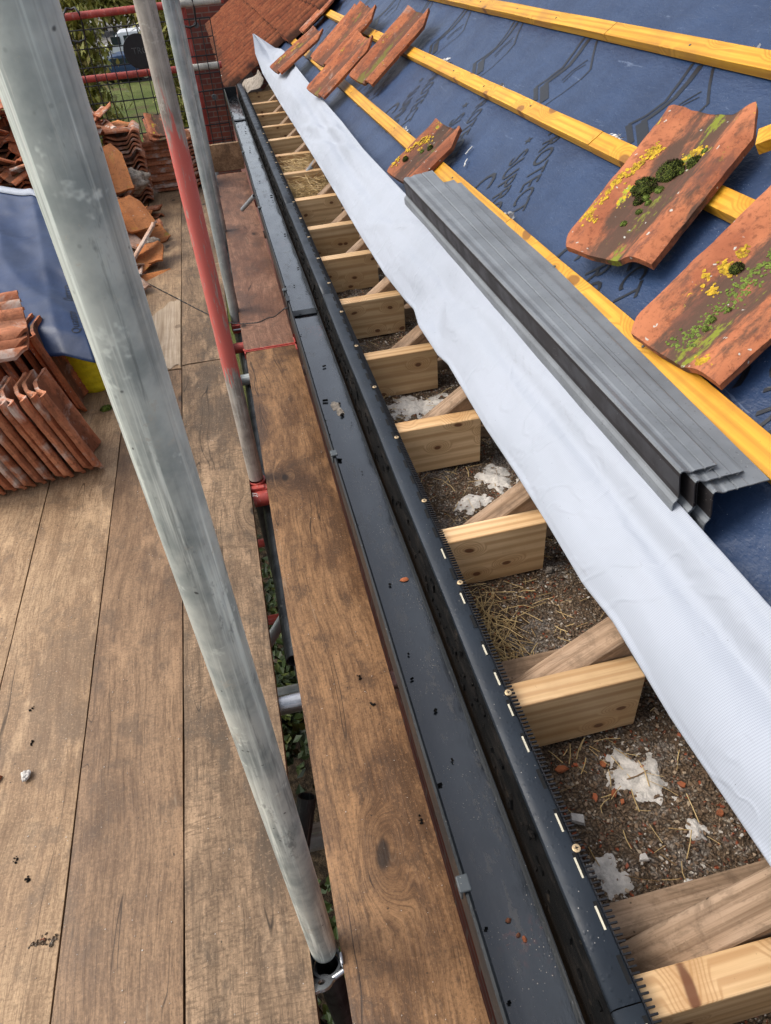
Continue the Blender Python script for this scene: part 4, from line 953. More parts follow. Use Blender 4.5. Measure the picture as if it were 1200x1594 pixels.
for j in range(ny + 1):
    y = y0 + (y1 - y0) * j / ny; l, r = lerp(Ledge, y), lerp(Redge, y); hl, hr = lerp(lift_L, y), lerp(lift_R, y); row = []; ur = []
    bulge = .020 + .007 * fbm((y, 0, 1), 1.0) - .020 * math.exp(-((y - 1.72) / .10) ** 2)
    if y > 6.2: bulge *= max(0, 1 - (y - 6.2) / .5)
    for i in range(nt + 1):
        t_ = i / nt
        if t_ < .14:                                 # rolled fold at the lower edge
            a = pi * (t_ / .14); rr = hl * .5 if y < 6.3 else .004; s = l + rr - rr * sin(a); h = (hl / 2 if y < 6.3 else hl - .004) - rr * cos(a)
        else:
            u = (t_ - .14) / .86; s = (l + (.006 if y < 6.3 else .002)) + (r - l - .006) * u
            h = hl + (hr - hl) * u ** 1.2 + bulge * sin(pi * min(1, u * 1.08)) ** .8
            h += (.0065 * fbm((u * 1.2, y * .9, 2), 1.4) + .0010 * fbm((u * 5, y * 4, 6), 1.5)) * min(1, u * 4)
            h += .0045 * sin(u * 7 + y * 2.3) * u * (1 - u) * 3 - (.011 + .006 * sin(y * 2.1)) * math.exp(-((u - .60 - .06 * sin(y * 1.7)) / .13) ** 2) + .0035 * cos(y * 15.5) * max(0, 1 - u * 2.2)
            h -= .016 * math.exp(-((y - 1.60 - .25 * u) / .07) ** 2) * max(0, 1 - u) * min(1, u * 6)
            h += .008 * math.exp(-((y - 4.3 + .9 * u) / .08) ** 2) * u * (1 - u) * 4 - .008 * math.exp(-((y - 4.05 + .9 * u) / .08) ** 2) * u * (1 - u) * 4
            h += .006 * math.exp(-((y - 2.55 + .5 * u) / .05) ** 2) * u * (1 - u) * 4
        row.append(rp(s, y, h)); ur.append((t_ * .24, y))
    P.append(row); UV.append(ur)
m.grid(P, uv=UV); o = mpart(m.build('folded_flap', M['fabric'], mt, smooth=True, solid=.0012)); o['label'] = 'pale grey-white woven underside, folded back'
# printed marks on the blue side
def strip(m, pts, wd, h=.0035):
    pts = [Vector((a, b)) for a, b in pts]
    dense = []
    for a, b in zip(pts, pts[1:]):
        for k in range(6): dense.append(a + (b - a) * k / 6)
    dense.append(pts[-1]); L = []; Rr = []
    for i, p in enumerate(dense):
        d = (dense[min(i + 1, len(dense) - 1)] - dense[max(i - 1, 0)]).normalized(); q = Vector((-d.y, d.x)) * wd / 2
        L.append(p + q); Rr.append(p - q)
    m.grid([[rp(a.x, a.y, mh(a.x, a.y) + .0012), rp(b.x, b.y, mh(b.x, b.y) + .0012)] for a, b in zip(L, Rr)])
for k in range(-2, 9):
    dy = .62 * k; prints = MB()
    A = [(.850, 1.715), (.869, 1.752), (.909, 1.838), (.95, 1.815), (.996, 1.800), (1.05, 1.822), (1.11, 1.855)]
    B = [(.86, 1.66), (.880, 1.707), (.927, 1.803), (.968, 1.788), (1.011, 1.779), (1.06, 1.794), (1.11, 1.82)]
    Cc = [(1.11, 1.768), (1.06, 1.705), (1.02, 1.649), (.983, 1.647), (.85, 1.64)]
    Dd = [(.96, 1.735), (1.0, 1.735), (1.045, 1.715)]; Ee = [(.955, 1.715), (1.00, 1.722), (1.03, 1.70)]
    strip(prints, [(a, b + dy) for a, b in A[1:3]], .016); strip(prints, [(a, b + dy) for a, b in A[2:]], .010)
    strip(prints, [(a, b + dy) for a, b in B[1:3]], .030); strip(prints, [(a, b + dy) for a, b in B[2:]], .017)
    strip(prints, [(a, b + dy) for a, b in Cc[:4]], .007)
    strip(prints, [(.983, 1.647 + dy), (.92, 1.66 + dy), (.85, 1.68 + dy)], .004)
    strip(prints, [(a, b + dy) for a, b in Dd], .005); strip(prints, [(a, b + dy) for a, b in Ee], .004)
    mpart(prints.build('printed_arrow', M['print'], mt, recalc=False)); prints = MB()
    # star
    c = Vector((.752, 2.172 + dy)); st = []
    for i in range(10):
        a = pi / 2 + i * pi / 5 + .5; r_ = .017 if i % 2 == 0 else .007; st.append((c.x + r_ * cos(a), c.y + r_ * 1.1 * sin(a)))
    prints.add([rp(a, b, mh(a, b) + .0012) for a, b in st] + [rp(c.x, c.y, mh(c.x, c.y) + .0012)], [(i, (i + 1) % 10, 10) for i in range(10)])
    mpart(prints.build('printed_star', M['print'], mt, recalc=False))
def print_text(body, s, y, size, xa=(-.70, -.62), ya=(.92, -.39), sp=1.):
    o = text_mesh('printed_lettering', body, 1., M['print'], mt, 0., align='LEFT', spacing=sp, bold=.0); me = o.data
    bm = bmesh.new(); bm.from_mesh(me); bmesh.ops.triangulate(bm, faces=bm.faces[:]); 
    bmesh.ops.subdivide_edges(bm, edges=[e for e in bm.edges if e.calc_length() > .25], cuts=2); bm.to_mesh(me); bm.free()
    for v in me.vertices:
        px, py = v.co.x * size, v.co.y * size; ss = s + px * xa[0] + py * ya[0]; yy = y + px * xa[1] + py * ya[1]; v.co = rp(ss, yy, mh(ss, yy) + .0016)
    return mpart(o)
for k in range(-2, 8):
    dy = .62 * k
    print_text('SUPRO', .682, 2.155 + dy, .094); print_text('PROTECT', .800, 2.118 + dy, .086); print_text('C', .565, 2.21 + dy, .14)
print_text('SUPER', 1.33, 1.5, .085)

# ------------------------------------------------------------------ battens
TYN = [t_ + .075 for t_ in TY]
def batten(s0, y0, y1, label, seed, w_=.047, th=.025, sh=0.):
    m = MB(); n = max(3, int((y1 - y0) / .15)); L = y1 - y0; P = []
    for j in range(n + 1):
        y = y0 + L * j / n; e = .0012 * fbm((seed, y, 0), 3.)
        P.append([rp(a, y, b).to_tuple() for a, b in ((s0 + e, .0), (s0 + e, th + e), (s0 + w_ + e, th + e * .5), (s0 + w_ + e, .0))])
    m.grid([r + [r[0]] for r in P]); m.add(P[0], [(0, 1, 2, 3)]); m.add(P[-1], [(0, 1, 2, 3)])
    # local frame aligned with the slope so that the grain runs along the batten
    o = m.build('roof_batten', M['batten'], bevel=.0015)
    c = rp(s0 + w_ / 2, (y0 + y1) / 2, 0); Rm = Matrix(((U.x, 0, N.x), (0, 1, 0), (U.z, 0, N.z))).to_4x4(); Rm.translation = c
    o.data.transform(Rm.inverted()); o.matrix_world = Rm
    for yy in TYN:
        if y0 + .05 < yy < y1 - .05:
            nb = MB(); nb.tube((.004 * sin(yy * 9), yy - (y0 + y1) / 2, th - .002), (.004 * sin(yy * 9), yy - (y0 + y1) / 2, th + .0012), .0032, 10); nb.build('nail', M['galv_dark'], o)
    return tag(o, label, 'batten', 'yellow treated roof battens')
batten(.500, -1.0, 1.812, 'lowest yellow batten, near length running out at the right edge', 1)
batten(.500, 1.815, 6.45, 'lowest yellow batten, far length passing under the loose tiles', 2)
batten(.803, -1.0, 1.838, 'middle yellow batten, near length under the mossy tile', 3)
batten(.803, 1.841, 6.45, 'middle yellow batten, far length', 4)
batten(1.110, -1.0, 2.313, 'top visible yellow batten, near length', 5)
batten(1.110, 2.316, 6.35, 'top visible yellow batten, far length with a split edge', 6)
batten(1.42, -1.0, 6.3, 'yellow batten above the top of the photo', 7)
# offcut at the right edge, lying across the slope
m = MB(); m.box((0, 0, 0), (.24, .047, .025)); o = m.build('batten_offcut', M['batten'], bevel=.0015)
Rm = Matrix(((U.x, 0, N.x), (0, 1, 0), (U.z, 0, N.z))).to_4x4(); o.matrix_world = Matrix.Translation(rp(1.02, 1.222, .06)) @ Rm @ Matrix.Rotation(R_(-42), 4, 'Z')
tag(o, 'short yellow batten offcut peeping in at the right edge above the big tiles', 'batten offcut')
# torn white membrane tufts by battens
for i, (s, y) in enumerate(((.851, 1.80), (.852, 3.30), (.852, 2.62), (.547, 3.02), (.547, 1.86), (1.16, 1.66), (.548, 5.3))):
    m = MB(); rg = random.Random(i + 50)
    for k in range(26 if i < 2 or i == 3 else 14):
        p = rp(s + rg.uniform(0, .012), y + rg.gauss(0, .014), .003 + rg.uniform(0, .012)); d = Vector((rg.gauss(0, 1), rg.gauss(0, 1), rg.gauss(0, .8))) * .007
        e = Vector((rg.gauss(0, 1), rg.gauss(0, 1), rg.gauss(0, .8))) * .004; m.add([p, p + d, p + d + e, p + e], [(0, 1, 2, 3)])
    tag(m.build('torn_tuft', M['white'], recalc=False), ['frayed white tuft above the joint of the middle batten', 'frayed white tuft on the middle batten beyond the small mossy tile', 'tiny white tuft halfway along the middle batten', 'bright white tuft above the lowest batten before the far tiles', 'white tuft above the joint of the lowest batten', 'white thread tuft above the top batten near the knot', 'tiny white tuft on the lowest batten near the laid tiles'][i], 'torn tuft', 'torn white tufts along the battens')
for i, (s, y, a, l_) in enumerate(((.628, 2.42, .3, .03), (.592, 2.36, .9, .035), (1.22, 1.62, .9, .04), (1.235, 1.56, .6, .015))):
    m = MB(); m.path([rp(s + l_ * (t_ / 4 - .5) * cos(a) + .003 * sin(t_ * 2), y + l_ * (t_ / 4 - .5) * sin(a), .004) for t_ in range(5)], .0022, 5)
    tag(m.build('white_scrap', M['white']), ['upright white scrap right of the small mossy tile', 'slanting white scrap below the upright one', 'long white thread above the top batten', 'short white thread above the top batten'][i], 'scrap', 'white scraps on the blue membrane')

# ------------------------------------------------------------------ pantiles
def zprof(u):          # u 0..1 across the tile: small rounded edge, hollow pan, raised roll
    if u < .09: return .014 * sin(.5 * pi * u / .09)
    if u < .60: v = (u - .09) / .51; return .014 - .024 * sin(.5 * pi * min(1, v * 1.5)) ** 1.4 if v < .667 else -.010
    v = (u - .60) / .40; return -.010 + .044 * (.5 - .5 * cos(pi * min(1, v / .62))) if v < .62 else .034 - .020 * ((v - .62) / .38) ** 1.6
def pantile_mesh(name, mat, W=.262, L=.40, th=.013, seed=0, A=.6):
    # local: x across, y up the slope, z out of the roof
    def prof(u):          # u 0..1 across
        return A * zprof(u)
    nx, ny = 30, 34; cl, cr = .040, .050
    Pt = []; Pb = []
    for j in range(ny + 1):
        y = L * j / ny; l = 0.; r = W
        if y < cl: l = cl * (1 - y / cl) * .75
        if y > L - cr * 1.6: r = W - cr * ((y - (L - cr * 1.6)) / (cr * 1.6)) * .85
        rowt = []; rowb = []
        for i in range(nx + 1):
            x = l + (r - l) * i / nx; u = x / W
            e = .0012 * fbm((x * 9, y * 9, seed), 3.); z = prof(u) + e
            if y > L * .93: z += .003 * ((y - L * .93) / (L * .07)) * (1 - u * .3)
            yy = y
            if j == ny: yy += .004 * fbm((x * 14, seed, 2), 2.) - .012 * sin(pi * u)
            rowt.append((x + .002 * fbm((y * 12, seed, i > 15), 2.), yy, z + th)); rowb.append((x, yy, z))
        Pt.append(rowt); Pb.append(rowb)
    m = MB(); m.grid(Pt); m.grid([r[::-1] for r in Pb])
    for a, b in ((Pt[0], Pb[0]), (Pt[-1], Pb[-1]), ([r[0] for r in Pt], [r[0] for r in Pb]), ([r[-1] for r in Pt], [r[-1] for r in Pb])): m.grid([list(a), list(b)])
    me_o = m.build(name, mat, smooth='auto'); bm = bmesh.new(); bm.from_mesh(me_o.data); bmesh.ops.remove_doubles(bm, verts=bm.verts[:], dist=.0002); bmesh.ops.recalc_face_normals(bm, faces=bm.faces[:])
    for e in bm.edges:
        if len(e.link_faces) == 2 and e.calc_face_angle(0) > R_(45): e.smooth = False
    for f in bm.faces: f.smooth = True
    bm.to_mesh(me_o.data); bm.free(); md = me_o.modifiers.new('bevel', 'BEVEL'); md.width = .002; md.segments = 2; md.limit_method = 'ANGLE'; md.angle_limit = R_(45)
    return me_o
protoA = pantile_mesh('pantile', M['tile'], seed=1, A=.7); protoB = pantile_mesh('pantile', M['tile_clean'], seed=5, W=.245, L=.355, A=1.)
protoL = pantile_mesh('pantile', M['tile_lichen'], seed=3, A=.62, th=.016)
protoF = pantile_mesh('flat_tile', M['tile_flat'], seed=6, W=.20, L=.30, A=.15); protoW = pantile_mesh('broken_tile', M['tile_white'], seed=7, W=.11, L=.40, A=.3)
used = set()
def put_tile(proto, mat4, label, group=None, cat='roof tile'):
    o = proto if proto.name not in used and proto not in used_objs else proto.copy()
    if o is proto: used_objs.append(proto)
    else: COL.objects.link(o)
    o.matrix_world = mat4; tag(o, label, cat, group); return o
used_objs = []
RM = Matrix(((0, U.x, N.x), (-1, 0, 0), (0, U.z, N.z)))      # tile x -> -Y (towards the camera), tile y -> up slope
def roof_tile(proto, s, y, yaw, h, pitch, label, roll=0., group='loose tiles resting on the battens', sc=1.):
    m4 = RM.to_4x4(); m4.translation = rp(s, y, h)
    return put_tile(proto, m4 @ Matrix.Rotation(R_(yaw), 4, 'Z') @ Matrix.Rotation(R_(pitch), 4, 'X') @ Matrix.Rotation(R_(roll), 4, 'Y') @ Matrix.Scale(sc, 4), label, group)
t5 = roof_tile(protoL, .552, 1.478, 20, .052, 1.0, 'big loose tile thick with moss and yellow lichen, upper one of the near pair', roll=7)
t6 = roof_tile(protoL, .512, 1.105, 9, .048, 1.0, 'big loose tile with a green moss streak, cut by the right edge of the photo', roll=7, sc=.93)
protoS = pantile_mesh('pantile', M['tile_lichen'], seed=8, A=.55, th=.015, L=.262, W=.262)
t4 = roof_tile(protoS, .385, 2.67, 9, .048, -1.0, 'loose tile with yellow lichen poking up behind the grey trim stack', roll=6, sc=.95)
roof_tile(protoA, .27, 5.58, 9, .125, -5, 'loose tile lying across the pale flap, nearest the laid tiles', roll=10, sc=.98)
roof_tile(protoA, .50, 5.08, 10, .075, 1, 'loose tile, leftmost of the overlapping far group', roll=10, sc=1.)
roof_tile(protoA, .49, 4.84, 9, .105, 1, 'loose tile, second of the overlapping far group', roll=13, sc=1.04)
roof_tile(protoA, .36, 4.34, 9, .110, 0, 'loose tile lowest in the far group, its foot over the flap edge', roll=12, sc=.98)
roof_tile(protoA, .55, 3.98, 10, .080, 1.2, 'loose tile, rightmost and longest of the far group', roll=11, sc=1.06)
roof_tile(protoA, .60, 6.36, 2, .035, 0, 'tile sitting at the broken edge of the laid roof', sc=.9)
# moss and lichen cushions on the near tiles
def cushion(m, c, r, seed, flat=.6, sub=3):
    bm = bmesh.new(); bmesh.ops.create_icosphere(bm, subdivisions=sub, radius=1.)
    vs = []
    for v in bm.verts:
        d = v.co.normalized(); k = 1 + .55 * fbm((d.x, d.y, seed * 1.7), 1.6) + .22 * fbm((d.x, d.y, d.z + seed), 5.) + .10 * fbm((d.x, d.y, d.z + seed), 11.)
        vs.append(Vector(c) + Vector((d.x * r * k, d.y * r * k, max(-.1, d.z) * r * flat * k)))
    m.add(vs, [tuple(v.index for v in f.verts) for f in bm.faces]); bm.free()
def fuzz(m, c, r, seed, n, flat=.6):
    rg = random.Random(seed)
    for k in range(n):
        d = Vector((rg.gauss(0, 1), rg.gauss(0, 1), abs(rg.gauss(0, .8)))).normalized(); p = Vector(c) + Vector((d.x * r, d.y * r, d.z * r * flat)); s_ = r * .07 + .0004
        t_ = d.cross(Vector((rg.random(), rg.random(), rg.random()))).normalized() * s_; m.add([p - t_, p + t_, p + d * s_ * 3.5], [(0, 1, 2)])
def zt(x, W=.262): return .62 * zprof(max(0, min(1, x / W))) + .0165
def dress(tile, mossy, bright, lich):
    m = MB()
    for i, (x, y, r) in enumerate(mossy):
        cushion(m, (x, y, zt(x)), r, i * 3.1 + 1, .5); fuzz(m, (x, y, zt(x)), r, i + 3, 260, .55)
        for q_ in range(5):
            a_ = q_ * 1.3 + i; cushion(m, (x + cos(a_) * r * .8, y + sin(a_) * r * .9, zt(x + cos(a_) * r * .8) - .001), r * (.35 + .1 * (q_ % 3)), q_ + i * 5.3, .5, 2)
    m.build('moss_cushion', M['moss'], tile, recalc=False, smooth=True)
    m = MB(); rg = random.Random(len(lich) + 7)
    for i, (x, y, r) in enumerate(bright): cushion(m, (x, y, zt(x)), r, i * 2.3 + 5, .6, 2); fuzz(m, (x, y, zt(x)), r, i + 33, 160, .6)
    m.build('moss_tuft', M['moss_bright'], tile, recalc=False, smooth=True)
    m = MB()
    for (x, y, rx, ry, n_) in lich:
        for k in range(n_):
            px = x + rg.gauss(0, rx); py = y + rg.gauss(0, ry)
            if .004 < px < .255 and .01 < py < .39: cushion(m, (px, py, zt(px) - .0008), rg.uniform(.0018, .0055), rg.uniform(0, 99), .32, 1)
    m.build('lichen_crust', M['lichen'], tile, recalc=False)
dress(t5, [(.125, .235, .024), (.096, .185, .023), (.165, .262, .013), (.108, .150, .010)], [(.135, .185, .008), (.118, .160, .008), (.133, .150, .006), (.128, .125, .006), (.15, .235, .007), (.17, .29, .006), (.115, .09, .006), (.10, .165, .007)],
      [(.055, .275, .008, .010, 70), (.045, .235, .005, .018, 60), (.028, .17, .005, .022, 70), (.02, .10, .006, .016, 60), (.150, .285, .010, .010, 80), (.04, .08, .006, .006, 12)])
dress(t6, [(.088, .205, .011)], [(.135, .10, .006), (.14, .08, .005), (.145, .13, .004)],
      [(.075, .195, .010, .007, 70), (.07, .235, .006, .007, 30), (.055, .165, .006, .004, 20), (.085, .150, .007, .005, 25), (.205, .015, .012, .010, 60)])
m = MB(); rg = random.Random(2)
for k in range(420):
    y = rg.uniform(.02, .36); x = .125 + .035 * (y - .05) + rg.gauss(0, .011); cushion(m, (x, y, zt(x) - .0005), rg.uniform(.0015, .004), k, .5, 1)
m.build('moss_streak', M['moss_bright'], t6, recalc=False)
dress(t4, [(.125, .155, .010), (.06, .075, .010)], [(.1, .13, .007)], [(.07, .17, .014, .016, 50), (.04, .13, .007, .02, 40), (.03, .05, .006, .015, 30)])

# ------------------------------------------------------------------ stack of grey trims
def trim(k, y0, y1, ds, dh, label, tipin=0.):
    base = [(.546, .038), (.520, .053), (.500, .0635), (.498, .0655), (.476, .078), (.472, .0775), (.470, .081), (.452, .0915), (.446, .0925), (.440, .095), (.434, .1005), (.430, .104), (.425, .1055), (.421, .104), (.417, .099), (.404, .070), (.3995, .063), (.396, .0605), (.390, .0590), (.386, .055), (.366, .018)]
    m = MB(); n = 30; P = []
    for j in range(n + 1):
        y = y0 + (y1 - y0) * j / n; f = (y - .67) / 1.6; row = []
        for (s, h) in base:
            sk = (-.054 + .058 * f) * max(0, (s - .42) / .13); lim = .546 - .1 * tipin; cut = 0.
            if s > lim: f2 = (lim - .45) / (s - .45); h = .0925 + (h - .0925) * (lim - .4515) / max(.001, s - .4515); s = lim + (s - lim) * .002
            row.append(rp(s + ds + sk - cut, y, h + dh + .0008 * sin(y * 5 + k) + .022 * (1 - f) * max(0, (s - .45) / .1)))
        P.append(row)
    m.grid(P); nb_ = len(base) - 1
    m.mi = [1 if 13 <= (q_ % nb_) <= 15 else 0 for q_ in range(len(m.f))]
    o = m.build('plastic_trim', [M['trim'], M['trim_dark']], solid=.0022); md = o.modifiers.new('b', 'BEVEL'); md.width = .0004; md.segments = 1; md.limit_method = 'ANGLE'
    return tag(o, label, 'plastic trim', 'grey plastic trims stacked on the membrane')
trim(0, .665, 2.16, .004, -.026, 'lowest grey plastic trim of the stack, its wide edge sticking out at the near end')
trim(1, .690, 2.20, -.001, -.016, 'second grey plastic trim from the bottom of the stack', .15)
trim(2, .684, 2.22, -.005, -.007, 'third grey plastic trim from the bottom of the stack', .22)
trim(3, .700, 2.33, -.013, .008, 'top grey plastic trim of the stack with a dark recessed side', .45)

# ------------------------------------------------------------------ tile stacks on the platform
def place(proto, o, xd, yd, label, group, sc=1.):
    x = Vector(xd).normalized(); z = x.cross(Vector(yd)).normalized(); y = z.cross(x)
    m4 = Matrix((x, y, z)).transposed().to_4x4(); m4.translation = Vector(o)
    return put_tile(proto, m4 @ Matrix.Scale(sc, 4), label, group)
ordw = ['first', 'second', 'third', 'fourth', 'fifth', 'sixth', 'seventh', 'eighth', 'ninth', 'tenth', 'eleventh', 'twelfth', 'thirteenth']
rng = random.Random(4)
# near row, standing on end, seen edge on
for k in range(13):
    x = -.632 - .0325 * k + rng.uniform(-.004, .004); ln = .10 + rng.uniform(-.02, .02)
    place(protoB, (x, 2.19 - .006 * k + rng.uniform(-.01, .01), .002), (-.25 - rng.uniform(0, .08), 1, 0), (-.30 + ln * .3, ln * .9, 1), 'upright tile in the near row, %s from the right' % ordw[k], 'tiles standing in the near row', .98)
# on top of it, lying flat and nested
for k in range(4):
    place(protoB, (-.98 + .012 * k, 2.28 + .02 * k, .365 + .021 * k), (.12 + .05 * k, 1, .1), (-1, .1, .10), 'flat tile with white mortar on the near row, %s from the bottom' % ordw[k], 'flat tiles on top of the near row')
for k in range(3):
    place(protoB, (-.745 + .004 * k, 2.34 + .03 * k, .40 + .02 * k), (-.1 - .05 * k, .95, .25), (-1, -.15, .06), 'curved tile overhanging the near row behind the pole, %s from the bottom' % ordw[k], 'curved tiles over the near row')
# back row
for k in range(12):
    x = -.735 - .034 * k; place(protoA, (x, 2.63 + .04 * sin(k), .002), (-.12, 1, 0), (-.22, .02, 1), 'upright tile in the row under the blue sheet, %s from the right' % ordw[k], 'tiles standing under the blue sheet', .9)
for k in range(12):
    x = -.80 - .034 * k; place(protoB, (x, 3.25 + .03 * sin(k * 2), .002), (-.1, 1, 0), (-.2, .02, 1), 'upright tile in the second row under the blue sheet, %s from the right' % ordw[k], 'tiles standing in the second row under the sheet', .95)
# far flat stack, ends towards camera
for k in range(13):
    place(protoB, (-.185 + rng.uniform(-.012, .012), 5.80 + rng.uniform(-.012, .012), .010 + .0255 * k), (rng.uniform(-.04, .04), 1, rng.uniform(-.03, .03)), (-1, 0, 0), 'flat tile in the far stack by the poles, %s from the bottom' % ordw[k], 'tiles lying flat in the far stack')
for k in range(5):
    place(protoB, (-.76 + rng.uniform(-.008, .008), 5.50 + .01 * k, .33 + .025 * k), (1, .05, .0), (-.05, 1, .0), 'curved flat tile on the middle far stack, %s from the bottom' % ordw[k], 'nested tiles on the middle far stack')
for k in range(10):
    place(protoB, (-.77 + rng.uniform(-.01, .01), 5.55, .004 + .0305 * k), (1, .05, 0), (-.05, 1, 0), 'flat tile low in the middle far stack, %s from the bottom' % ordw[k], 'tiles lying low in the middle far stack')
for k in range(9):
    x = -.765 - .031 * k; place(protoB, (x, 5.36 + .03 * k, .27), (-.25, 1, 0), (-.12, .02, 1), 'upright tile in the far row left of the middle stack, %s from the right' % ordw[k], 'tiles standing in the far row')
for k in range(8):
    place(protoB, (-1.02 + rng.uniform(-.02, .02), 5.28, .006 + .030 * k), (1, 0, 0), (0, 1, 0), 'flat tile supporting the far upright row, %s from the bottom' % ordw[k], 'flat tiles supporting the far row', .98)
# mossy half tiles on the far stack
place(protoL, (-.47, 5.70, .352), (1, .1, .08), (-.1, .9, .30), 'mossy yellow-stained tile on top of the far stack by the poles', None, .75)
place(protoL, (-.46, 5.72, .392), (1, .2, -.15), (-.2, .9, .42), 'tilted mossy tile crowning the far stack by the poles', None, .62)
place(protoB, (-.82, 5.62, .50), (.85, .3, -.30), (-.4, .8, .1), 'tile with white mortar sliding off the middle far stack, right one', None, .75)
place(protoB, (-.98, 5.85, .57), (.9, .2, -.35), (-.2, .9, .1), 'tile with white mortar sliding off the middle far stack, left one', None, .75)
# fallen tiles in front
place(protoF, (-.635, 4.50, .115), (.90, .42, .0), (-.42, .85, .46), 'bright orange flat tile leaning on rubble in front of the far stack', None, 1.)
place(protoF, (-.655, 4.66, .035), (.90, .42, 0.), (-.45, .85, .42), 'mossy orange tile just under the bright leaning one', None, 1.)
place(protoF, (-.83, 5.02, .20), (1, .12, .10), (.05, 1, .75), 'orange tile with a mossy edge resting on the mortar lump', None, 1.25)
place(protoW, (-.585, 3.80, .035), (.85, .45, -.15), (-.45, .9, .14), 'pinkish broken strip of tile nearest the pole', None, .9)
place(protoW, (-.60, 4.33, .075), (.8, .55, -.35), (-.52, .85, .22), 'long white-faced broken tile lying against the leaning tile', None, 1.1)
place(protoW, (-.70, 4.60, .16), (.8, .5, -.45), (-.55, .85, .22), 'white-faced broken tile behind the long one', None, 1.)
place(protoW, (-.66, 4.12, .02), (.85, .5, -.2), (-.5, .9, .1), 'second pinkish broken tile lying beside the pole', None, 1.)
place(protoW, (-.90, 4.75, .12), (.75, -.5, .55), (-.25, .5, .9), 'tall pale broken tile standing left of the leaning tile', None, 1.1)
rj = random.Random(66)
def jumble(n_, cx, cy, rx, ry, z0, z1, lab, grp, protos):
    for k in range(n_):
        a = rj.uniform(0, 6.28); q = math.sqrt(rj.random()); x = cx + rx * q * cos(a); y = cy + ry * q * sin(a)
        z = z0 + (z1 - z0) * (1 - q) * rj.uniform(.5, 1.); yaw = rj.uniform(-1.2, 1.2); pit = rj.uniform(-.5, .5); rol = rj.uniform(-.6, .6)
        m3 = Matrix.Rotation(yaw, 3, 'Z') @ Matrix.Rotation(pit, 3, 'X') @ Matrix.Rotation(rol, 3, 'Y')
        place(protos[k % len(protos)], (x, y, z), m3 @ Vector((1, 0, 0)), m3 @ Vector((0, 1, 0)), lab, grp, rj.uniform(.45, .8))
jumble(26, -.93, 4.55, .20, .55, .02, .34, 'broken terracotta piece in the jumbled heap behind the nearest pole', 'broken pieces in the heap behind the pole', (protoW, protoF, protoB))
jumble(20, -.70, 4.93, .15, .33, .04, .26, 'broken terracotta piece in the heap in front of the middle far stack', 'broken pieces in front of the middle far stack', (protoF, protoW, protoB))
jumble(9, -.62, 4.15, .06, .35, .01, .06, 'broken terracotta strip along the foot of the heap beside the nearest pole', 'broken strips at the foot of the heap', (protoW, protoF))
jumble(22, -1.02, 5.75, .30, .35, .40, .72, 'broken tile thrown on top of the far stacks under the mesh guard', 'broken tiles on top of the far stacks', (protoA, protoB, protoF))
jumble(40, -1.50, 4.95, .40, .55, .45, .95, 'dark broken tile in the heap beyond the blue sheet', 'broken tiles in the heap beyond the blue sheet', (protoA, protoB, protoA))
for q_, (sx_, ww) in enumerate(((-1.66, 'left'), (-1.40, 'right'))):
    for k in range(20):
        place(protoA, (sx_ + rj.uniform(-.02, .02), 4.95 + rj.uniform(-.03, .03), .004 + .030 * k), (1, rj.uniform(-.1, .1), 0), (0, 1, 0), 'flat tile in the %s stack carrying the dark broken heap, %d from the bottom' % (ww, k + 1), 'flat stacks under the dark broken heap')
def lump(label, c, r, seed, mat='concrete', sc=(1, 1, .8), name='mortar_lump'):
    m = MB(); bm = bmesh.new(); bmesh.ops.create_icosphere(bm, subdivisions=4, radius=1.); vs = []
    for v in bm.verts:
        d = v.co.normalized(); k = 1 + .35 * fbm((d.x, d.y, d.z + seed), 1.6) + .12 * fbm((d.x + seed, d.y, d.z), 6.)
        vs.append(Vector(c) + Vector((d.x * r * k * sc[0], d.y * r * k * sc[1], max(-.9, d.z) * r * k * sc[2])))
    m.add(vs, [tuple(v.index for v in f.verts) for f in bm.faces]); bm.free(); return tag(m.build(name, M[mat], smooth=True, recalc=False), label, 'mortar lump')
lump('big grey mortar lump below the middle far stack', (-.63, 5.26, .22), .085, 1, sc=(1.5, .8, .9))
lump('knobbly mortar lump at the end of the white broken tile', (-.515, 4.50, .045), .045, 2, sc=(1.2, .8, .8))
lump('dark mortar lump left of the leaning tile', (-.80, 4.85, .12), .09, 3)
lump('pinkish mortar lump by the pole', (-.63, 4.30, .04), .045, 7)
lump('small grey pebble on the light board at the left', (-.695, 1.022, .0075), .010, 4, 'mortar', (1, 1.3, .7), 'pebble')
for i, (x, y, r) in enumerate(((-.768, 1.03, .022), (-.765, .925, .018))):
    m = MB(); chip(m, random.Random(i + 4), Vector((x, y, .001)), r, .35, 1.2); tag(m.build('tile_shard', M['tile'], bevel=.001), 'orange tile shard at the left edge of the photo, ' + ('farther' if i == 0 else 'nearer') + ' one', 'shard')
m = MB(); cushion(m, (-.648, 2.66, .0), .020, 3, .5); fuzz(m, (-.648, 2.66, 0), .02, 8, 300, .5); tag(m.build('moss_clump', M['moss_bright'], recalc=False, smooth=True), 'green moss clump on the board beside the nearest pole', 'moss')
m = MB(); rg = random.Random(8)
for k in range(30): chip(m, rg, Vector((-.607 + rg.gauss(0, .010), .655 + rg.gauss(0, .005), .0008)), rg.uniform(.002, .006), .3)
tag(m.build('soil_crumbs', M['soil'], recalc=False), 'dark crumb of soil on the lower left boards', 'soil')
